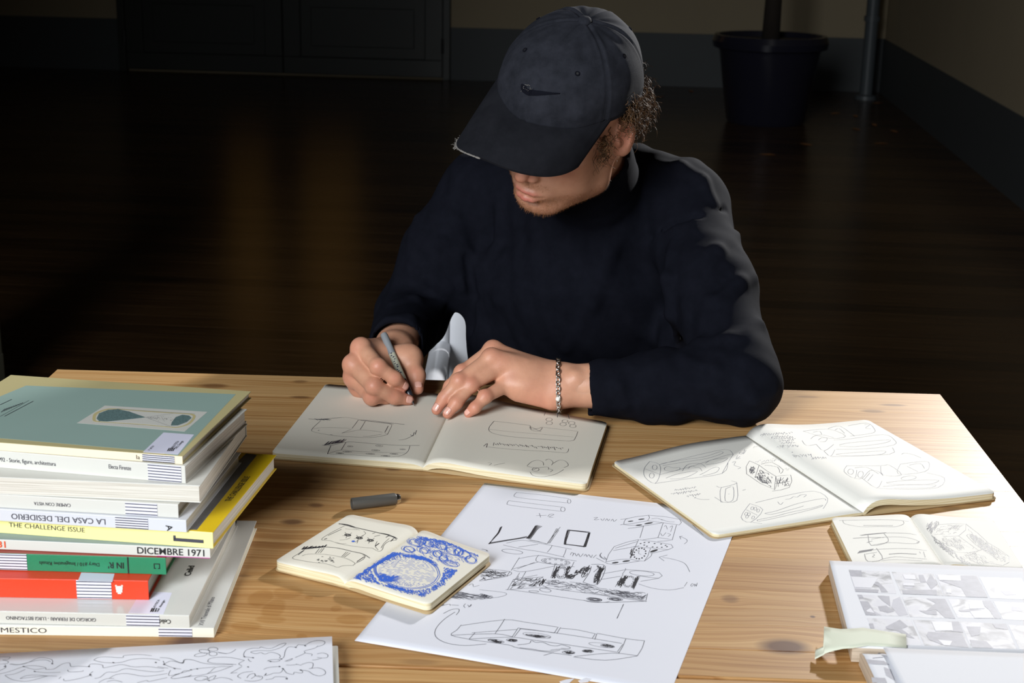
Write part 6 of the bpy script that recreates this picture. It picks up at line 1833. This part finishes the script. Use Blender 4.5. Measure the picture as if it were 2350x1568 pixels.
for p, w_ in (([(1330,880),(1285,945),(1340,985),(1500,1010),(1700,1025),(1950,1042),(1995,1015),(2015,965)], .0007), ([(1330,880),(1450,893),(1625,915)], .0006), ([(1730,930),(1860,945),(2010,962)], .0005), ([(1285,945),(1450,965),(1700,985),(1980,1010)], .0004), ([(1625,915),(1640,945),(1690,940),(1725,930),(1700,960),(1640,955),(1625,925),(1680,950),(1715,965)], .0007),
           ([(1245,1085),(1275,1062),(1268,1095)], .0009), ([(1270,1090),(1500,1112),(1800,1130),(1920,1138),(1940,1105)], .0006), ([(1330,1055),(1325,1080)], .0008),
           ([(1750,805),(1740,835)], .0006), ([(1840,815),(1860,815)], .0009), ([(1850,815),(1848,850)], .0009), ([(1935,825),(1945,860)], .0009), ([(2055,832),(2045,880)], .0007),
           ([(1600,1245),(1640,1210),(1690,1200),(1730,1215),(1735,1240)], .0006), ([(1750,1200),(1780,1190),(1812,1215),(1800,1240)], .0006), ([(1815,1225),(1860,1200),(1910,1205),(1938,1240),(1900,1260)], .0006), ([(1600,1250),(1680,1265)], .0006), ([(1650,1275),(1700,1260),(1770,1255),(1775,1275)], .0006), ([(1625,1295),(1650,1325),(1720,1335),(1790,1325),(1850,1305),(1900,1275)], .0006), ([(1280,1220),(1310,1225),(1290,1240)], .0005), ([(1330,1240),(1420,1222)], .0005), ([(1780,1270),(1810,1280),(1790,1295)], .0006)):
    I.line(C3(p), w_, 3)
for (x, y, rx, ry) in ((1780,866,26,13),(1782,896,26,13),(1895,905,26,13),(1910,880,24,12),(1965,895,26,13),(1975,920,26,13),(1670,1275,28,14)): I.line(C3(ellipse(x, y, rx, ry)), .0006, 2)
for q in range(34):
    x = 1340+q*16.5; y = 1062+q*1.2; I.line(C3([(x, y+r2.gauss(0, 4)), (x+12, y+8+r2.gauss(0, 5))]), .0010 if q % 3 else .0014, 1)
put(I.build('pen_drawing', MT['ink_thin'], None), nbA)['kind'] = 'stuff'

# ---- large sketchbook on the right
I = Ink(bL.hit, .00022); J = Ink(bL.hit, .00022)
for p in ([(240,280),(180,358),(190,450),(295,518),(350,420),(345,315),(240,280)], [(345,315),(700,225),(1055,150),(1140,205)], [(355,420),(700,330),(1060,215),(1140,205)], [(295,518),(620,470),(1020,410),(1085,290)], [(180,358),(350,420)], [(1085,290),(1140,205)], [(1085,290),(1020,410)], [(360,305),(600,262),(830,230),(1000,175),(1020,195),(850,250),(620,285),(380,325)],
          [(395,355),(430,335),(500,350),(560,345),(555,370),(480,385),(410,378),(395,355)], [(590,385),(640,320),(720,300),(800,310),(845,345)], [(650,360),(690,330),(740,345),(780,350),(805,385)], [(415,460),(520,420),(640,395),(700,385),(755,390),(660,440),(560,465),(460,468)], [(780,425),(850,390),(900,360),(960,340),(990,355),(960,395),(880,420),(810,435)], [(840,300),(900,265),(1000,250),(1080,245),(1020,285),(900,310),(850,315)], ellipse(293,345,26,26,.4), ellipse(262,432,26,28,.4),
          [(1265,150),(1250,200),(1280,160)], ellipse(1225,190,18,10), [(1190,215),(1170,250),(1215,225)], [(1165,255),(1220,245)], [(1130,290),(1170,280),(1150,320),(1220,345),(1190,360)],
          [(960,545),(1015,560),(1180,515),(1120,490)], [(1015,560),(1000,600),(1005,700),(1030,720),(1180,700),(1180,515)], [(940,665),(1030,720)], [(1060,575),(1140,555),(1138,695),(1055,705),(1060,575)], [(1085,632),(1100,630)], [(1240,592),(1275,582)], [(720,672),(800,690),(885,690)], [(720,672),(740,665)],
          [(1320,735),(1460,800),(1330,935),(1225,880),(1320,735)], [(1280,800),(1400,860)], [(1380,725),(1700,650),(2010,600),(2160,680),(2110,790)], [(1480,840),(1600,815),(1700,780),(1850,730),(2100,680),(2140,700)], [(1480,840),(1560,850),(1800,790),(1900,760)], [(1400,910),(1600,870),(1750,830),(2000,780),(2100,750),(2080,770),(1900,820),(1600,890),(1420,925),(1400,910)], [(1620,715),(1650,745),(1680,720)], [(1700,690),(1760,680),(1790,660),(1830,665),(1870,640),(1930,640),(1900,665)], [(1330,935),(1450,950)]):
    I.line(K6(p), .00055, 3)
for (x, y) in ((1345,785),(1380,790),(1410,810),(1280,845),(1310,850),(1355,885),(1290,875)): I.line(K6(ellipse(x, y, 14, 18, .5)), .0005, 2)
for ln, (x0_, y0_, n_) in enumerate(((510,595,9),(470,635,11),(640,655,6))):
    for q in range(n_): I.line(K6([(x0_+q*26, y0_-q*4+r2.gauss(0, 6)), (x0_+q*26+10, y0_-q*4-10+r2.gauss(0, 4)), (x0_+q*26+20, y0_-q*4+r2.gauss(0, 6))]), .0006, 2)
for q in range(14): I.line(K6([(1380+q*22, 285-2*q+r2.gauss(0, 8)), (1392+q*22, 275+r2.gauss(0, 8))]), .0005, 1)
for p in ([(1315,275),(1285,415),(1590,585),(1600,440)], [(1315,275),(1420,320),(1600,440),(1760,425),(1745,560),(1560,600)], [(1600,440),(1585,585)], [(1420,320),(1380,440)], [(1595,520),(1750,495)], [(1440,310),(1560,290),(1680,370),(1650,410)], [(1480,320),(1620,340),(1640,400)]):
    J.line(K6(p), .0006, 2)
scrib(J, K6, [(1320,310),(1375,340),(1360,430),(1310,400)], 26, .0008, -1.2, 5, (15,50)); scrib(J, K6, [(1420,360),(1560,440),(1555,540),(1400,450)], 44, .0008, .7, 6, (20,70)); scrib(J, K6, [(1380,430),(1400,450),(1560,545),(1550,560),(1370,450)], 30, .0009, .6, 4, (15,50)); scrib(J, K6, [(1620,450),(1740,435),(1730,550),(1620,570)], 26, .0006, -1.3, 6, (20,50))
put(I.build('pen_drawing', MT['ink_pale'], None), nbB)['kind'] = 'stuff'
put(J.build('pen_shading', MT['ink_thin'], None), nbB)['kind'] = 'stuff'
I = Ink(bR.hit, .00022)
for p in ([(570,120),(800,100),(960,165),(810,185),(570,120)], [(800,100),(815,90),(910,75),(1040,165)], [(980,70),(1150,45),(1215,90),(1210,135),(1000,165)], [(640,190),(680,160),(760,155),(850,180)], [(560,205),(600,250),(690,240)], [(690,240),(760,300),(850,240)], [(760,300),(820,350),(860,290)], [(850,200),(1000,190),(1300,150),(1400,195),(1400,245),(1150,280),(870,285)], [(900,245),(1000,225),(1250,205),(1370,200),(1300,230),(1050,260),(900,255)], [(870,330),(1000,318),(1290,300),(1320,315),(1250,335),(1000,345),(870,335)], [(1385,270),(1360,330),(830,352)], [(710,200),(740,180),(790,185),(770,215),(720,215)], [(1130,60),(1180,60),(1140,90),(1190,100)], [(660,130),(720,120),(740,150)], [(860,110),(900,95),(950,140)],
          [(970,435),(1280,435),(1360,430),(1470,520),(1300,520),(1280,440)], [(970,435),(945,490),(1040,550),(1060,475)], [(1460,420),(1680,395),(1725,425),(1680,490),(1440,510),(1460,420)], [(1040,550),(1110,550),(1180,480),(1260,490),(1300,525)], [(1110,550),(1240,640),(1290,575)], [(1240,640),(1500,650),(1800,635),(1860,545),(1700,500)], [(1330,590),(1500,570),(1780,565),(1800,580),(1700,605),(1400,605),(1330,590)], [(1300,625),(1500,610),(1750,610),(1780,620),(1700,638),(1400,640)], ellipse(1535,547,70,18,-.1), ellipse(1005,490,26,24), ellipse(1095,515,24,30,.4), [(1040,455),(1150,450),(1260,510)], [(1130,560),(1180,500)], [(1160,575),(1210,515)], [(1470,330),(1500,320),(1580,335),(1650,365)], [(1540,430),(1640,415),(1680,460)], [(1520,440),(1620,490)]):
    I.line(K7(p), .00055, 3)
for ln, (x0_, y0_, n_) in enumerate(((180,155,13),(280,178,8),(300,195,8),(350,212,6),(365,235,6),(330,265,9),(470,350,8),(650,370,6))):
    for q in range(n_): I.line(K7([(x0_+q*23, y0_-q*1.5+r2.gauss(0, 6)), (x0_+q*23+9, y0_-q*1.5-10+r2.gauss(0, 4)), (x0_+q*23+17, y0_-q*1.5+r2.gauss(0, 6))]), .0006, 2)
for (x, y) in ((495,187),(520,258),(470,312)): I.poly(K7(ellipse(x, y, 5, 3, 0, 6)[:-1]))
put(I.build('pen_drawing', MT['ink_pale'], None), nbB)['kind'] = 'stuff'

# ---- small notebook on the right
I = Ink(dL.hit, .00022)
for p, w_ in (([(405,135),(600,130),(850,128),(1020,142)], .0006), ([(440,135),(460,165),(600,190),(760,188),(900,190),(975,165),(970,140)], .0005), ([(620,178),(880,180)], .0007), ([(530,292),(650,285),(800,285)], .0008), ([(590,265),(800,245),(1000,248),(1090,262)], .0007), ([(660,260),(690,355),(840,320),(800,248)], .0007), ([(690,300),(830,280),(1000,285),(1110,320),(1060,340),(850,330),(690,355)], .0006), ([(650,330),(700,315)], .0006), ([(1090,330),(1115,318)], .0008), ([(570,420),(740,390),(1000,382),(1180,400)], .0006), ([(630,430),(660,495),(790,475),(735,380)], .0008), ([(640,430),(740,415)], .0006), ([(845,432),(950,425),(1090,432)], .0012), ([(790,475),(900,455),(1050,465),(1180,475)], .0006), ([(780,490),(900,480),(1140,490)], .0005), ([(1150,410),(1165,460)], .0006), ([(705,430),(720,440),(700,455),(722,462)], .0006), ([(1115,410),(1125,425)], .0006)):
    I.line(C7(p), w_, 3)
for q in range(16): I.line(C7([(570+q*8, 425-q*1.5), (590+q*8, 402-q*1.2)]), .0006, 1)
for q in range(14): I.line(C7([(600+q*14, 268-q*1.5), (640+q*14, 256-q*1.2)]), .0006, 1)
put(I.build('pen_drawing', MT['ink_thin'], None), nbD)['kind'] = 'stuff'
I = Ink(dR.hit, .00022)
for p in ([(1290,170),(1525,165),(1460,270),(1220,265)], [(1525,165),(1720,330),(1640,400),(1430,410),(1220,265)], [(1720,330),(1910,455),(1850,530),(1640,480)], [(1530,265),(1570,258),(1680,340),(1800,430),(1815,455),(1760,445),(1600,340),(1530,265)], [(1460,270),(1640,400)], [(1910,455),(1900,470)]): I.line(C7(p), .0006, 2)
scrib(I, C7, [(1180,150),(1280,130),(1290,170),(1220,260),(1160,210)], 60, .0006, -1.1, 3, (20,60)); scrib(I, C7, [(1220,265),(1300,320),(1430,420),(1590,530),(1560,540),(1400,450),(1250,330)], 95, .0007, .8, 4, (15,50)); scrib(I, C7, [(1290,175),(1510,172),(1440,255),(1240,258)], 55, .0004, -.2, 3, (20,60)); scrib(I, C7, [(1250,290),(1460,275),(1640,395),(1430,400)], 80, .0004, .5, 4, (20,70)); scrib(I, C7, [(1430,415),(1640,405),(1780,510),(1640,530)], 60, .0004, .4, 4, (20,60)); scrib(I, C7, [(1540,200),(1900,460),(1850,525),(1540,270)], 90, .0004, .7, 4, (20,70)); scrib(I, C7, ellipse(1670,350,165,36,.68), 70, .0007, .68, 3, (15,50))
put(I.build('pen_drawing', MT['ink_thin'], None), nbD)['kind'] = 'stuff'

# ---- flower drawing on the pad
I = Ink(qp.hit, .00014)
for conv, lst in ((M1, ([(0,310),(90,312),(125,318),(90,345),(30,350)], [(30,350),(95,365),(90,390),(0,400)], [(60,405),(70,440),(0,480)], [(115,400),(200,410),(320,390),(440,335),(520,320),(635,345),(640,395)], [(130,395),(240,405),(420,360),(560,350),(620,372)], [(0,520),(120,490),(290,430),(420,420),(550,440),(560,465)], [(60,535),(180,520),(310,465)], [(290,430),(420,465),(550,450)], [(420,490),(560,505),(740,500)], [(245,578),(330,540),(480,535),(580,550)], [(245,578),(400,560),(560,545),(700,548)], [(60,540),(150,590),(300,612),(430,590),(580,545)], [(560,465),(660,460),(760,400),(850,385),(870,430),(960,425),(1090,432)], [(1090,432),(1110,400),(1200,400),(1260,415),(1270,445),(1400,420),(1500,405),(1640,435),(1800,430),(2010,455)], [(830,470),(850,495),(1000,490),(1020,478)], [(1140,490),(1095,530),(1130,550)], [(780,580),(800,605),(960,580),(1100,540)], [(1150,350),(1200,320),(1300,310),(1500,322),(1520,295),(1700,282),(1860,297)], [(1150,350),(1240,375),(1380,385),(1500,375),(1600,345),(1750,330),(1900,340),(1960,355)], [(1160,575),(1230,560),(1310,500),(1420,498),(1540,455),(1700,475),(1900,495),(2010,480)], [(1340,575),(1420,530),(1560,515),(1780,550),(2050,515)], [(1210,625),(1300,580),(1400,575)], [(1310,615),(1400,598),(1500,620)], [(1680,628),(1800,600),(1830,612),(2050,565)], [(1960,320),(2080,330),(2200,380),(2245,385)], [(2010,400),(2080,365),(2140,365)], [(2000,360),(2030,410),(2140,450),(2220,460)], [(2090,475),(2070,540),(2200,520)], [(2240,500),(2100,560),(2150,578),(2340,540)], [(2250,385),(2270,345),(2350,345)], [(1930,430),(2060,450)], [(720,580),(750,555)])),
          (M2, ([(0,365),(100,390),(115,350),(160,342),(240,352),(360,390),(560,408),(720,405)], [(410,370),(430,335),(540,315),(680,318),(800,340),(860,355)], [(410,370),(470,388),(600,395),(760,405)], ellipse(475,217,60,24), ellipse(370,243,66,22,.1), ellipse(325,285,80,20,-.15), ellipse(475,275,50,24), [(520,250),(640,270),(710,250),(755,218)], [(540,260),(640,272)], [(0,530),(120,500),(250,460),(500,435)], [(0,580),(160,555),(400,520),(510,440),(700,430)], [(400,520),(560,480),(720,420)], [(90,500),(130,480),(190,485)], [(170,555),(210,530)], [(860,310),(850,280),(880,230),(960,205),(1040,205),(1060,190),(1150,210),(1220,195),(1300,155),(1370,142),(1320,190),(1180,235),(1080,232),(970,240),(935,255)], [(935,255),(1000,272),(1060,258),(1110,278),(1180,255),(1260,270),(1300,300),(1285,330)], [(860,310),(970,322)], [(905,335),(920,360),(945,370)], [(860,355),(790,395),(830,420)], [(690,512),(760,470),(830,430)], [(690,512),(770,505)], [(965,490),(860,500),(790,530),(780,555),(820,575)], [(890,570),(920,530),(980,515),(990,545),(940,580)], [(860,600),(960,610),(1060,590),(1080,555),(1020,540)], [(985,515),(1000,545),(1060,560)], [(1100,545),(1130,510),(1120,540),(1180,525),(1220,510),(1300,505),(1335,460)], [(1095,465),(1160,440),(1290,430)], [(1140,358),(1220,372),(1290,360),(1280,345),(1200,345),(1140,358)], [(1310,338),(1345,310),(1360,240),(1400,190),(1490,190),(1520,160),(1600,165),(1680,125),(1780,108),(1845,125),(1830,160),(1760,185)], [(1355,365),(1450,330),(1420,355),(1370,365)], [(1480,320),(1540,295),(1600,265),(1590,240)], [(1600,265),(1650,270),(1690,280),(1680,300)], [(1600,235),(1720,205),(1760,175)], [(1750,275),(1820,262),(1880,285),(1870,320),(1800,325),(1750,315)], [(1690,350),(1740,345),(1810,325)], [(1370,410),(1430,412),(1500,405)], [(1490,400),(1560,415)], [(1560,405),(1640,380),(1700,390),(1690,445),(1650,455)], [(1340,460),(1380,510),(1460,525),(1470,500),(1560,510),(1570,485),(1530,470)], [(1540,472),(1640,485),(1700,525),(1780,545),(1850,520),(1840,475),(1760,445),(1660,455)], [(1120,590),(1200,580),(1240,555),(1370,560),(1385,590)], ellipse(330,575,80,26,-.1), [(400,600),(440,560),(510,540),(480,580)], [(440,600),(560,565),(660,575),(715,600)], [(350,585),(400,580)]))):
    for p in lst: I.line(conv(p), .00055, 3)
for (x, y) in ((1605,175),(1488,195),(860,310),(965,322),(1310,338),(1330,455),(1290,430),(1180,368),(1550,472),(905,435),(205,470),(280,458),(425,600),(1375,580),(100,385)): I.poly(M2(ellipse(x, y, 14, 6, .2, 7)[:-1]))
for (x, y) in ((60,430),(1090,430),(425,490),(1390,382),(640,395),(290,430),(1110,530),(1910,380),(2010,405),(2140,455)): I.poly(M1(ellipse(x, y, 14, 7, .2, 7)[:-1]))
put(I.build('pen_drawing', MT['ink_thin'], None), pad)['kind'] = 'stuff'
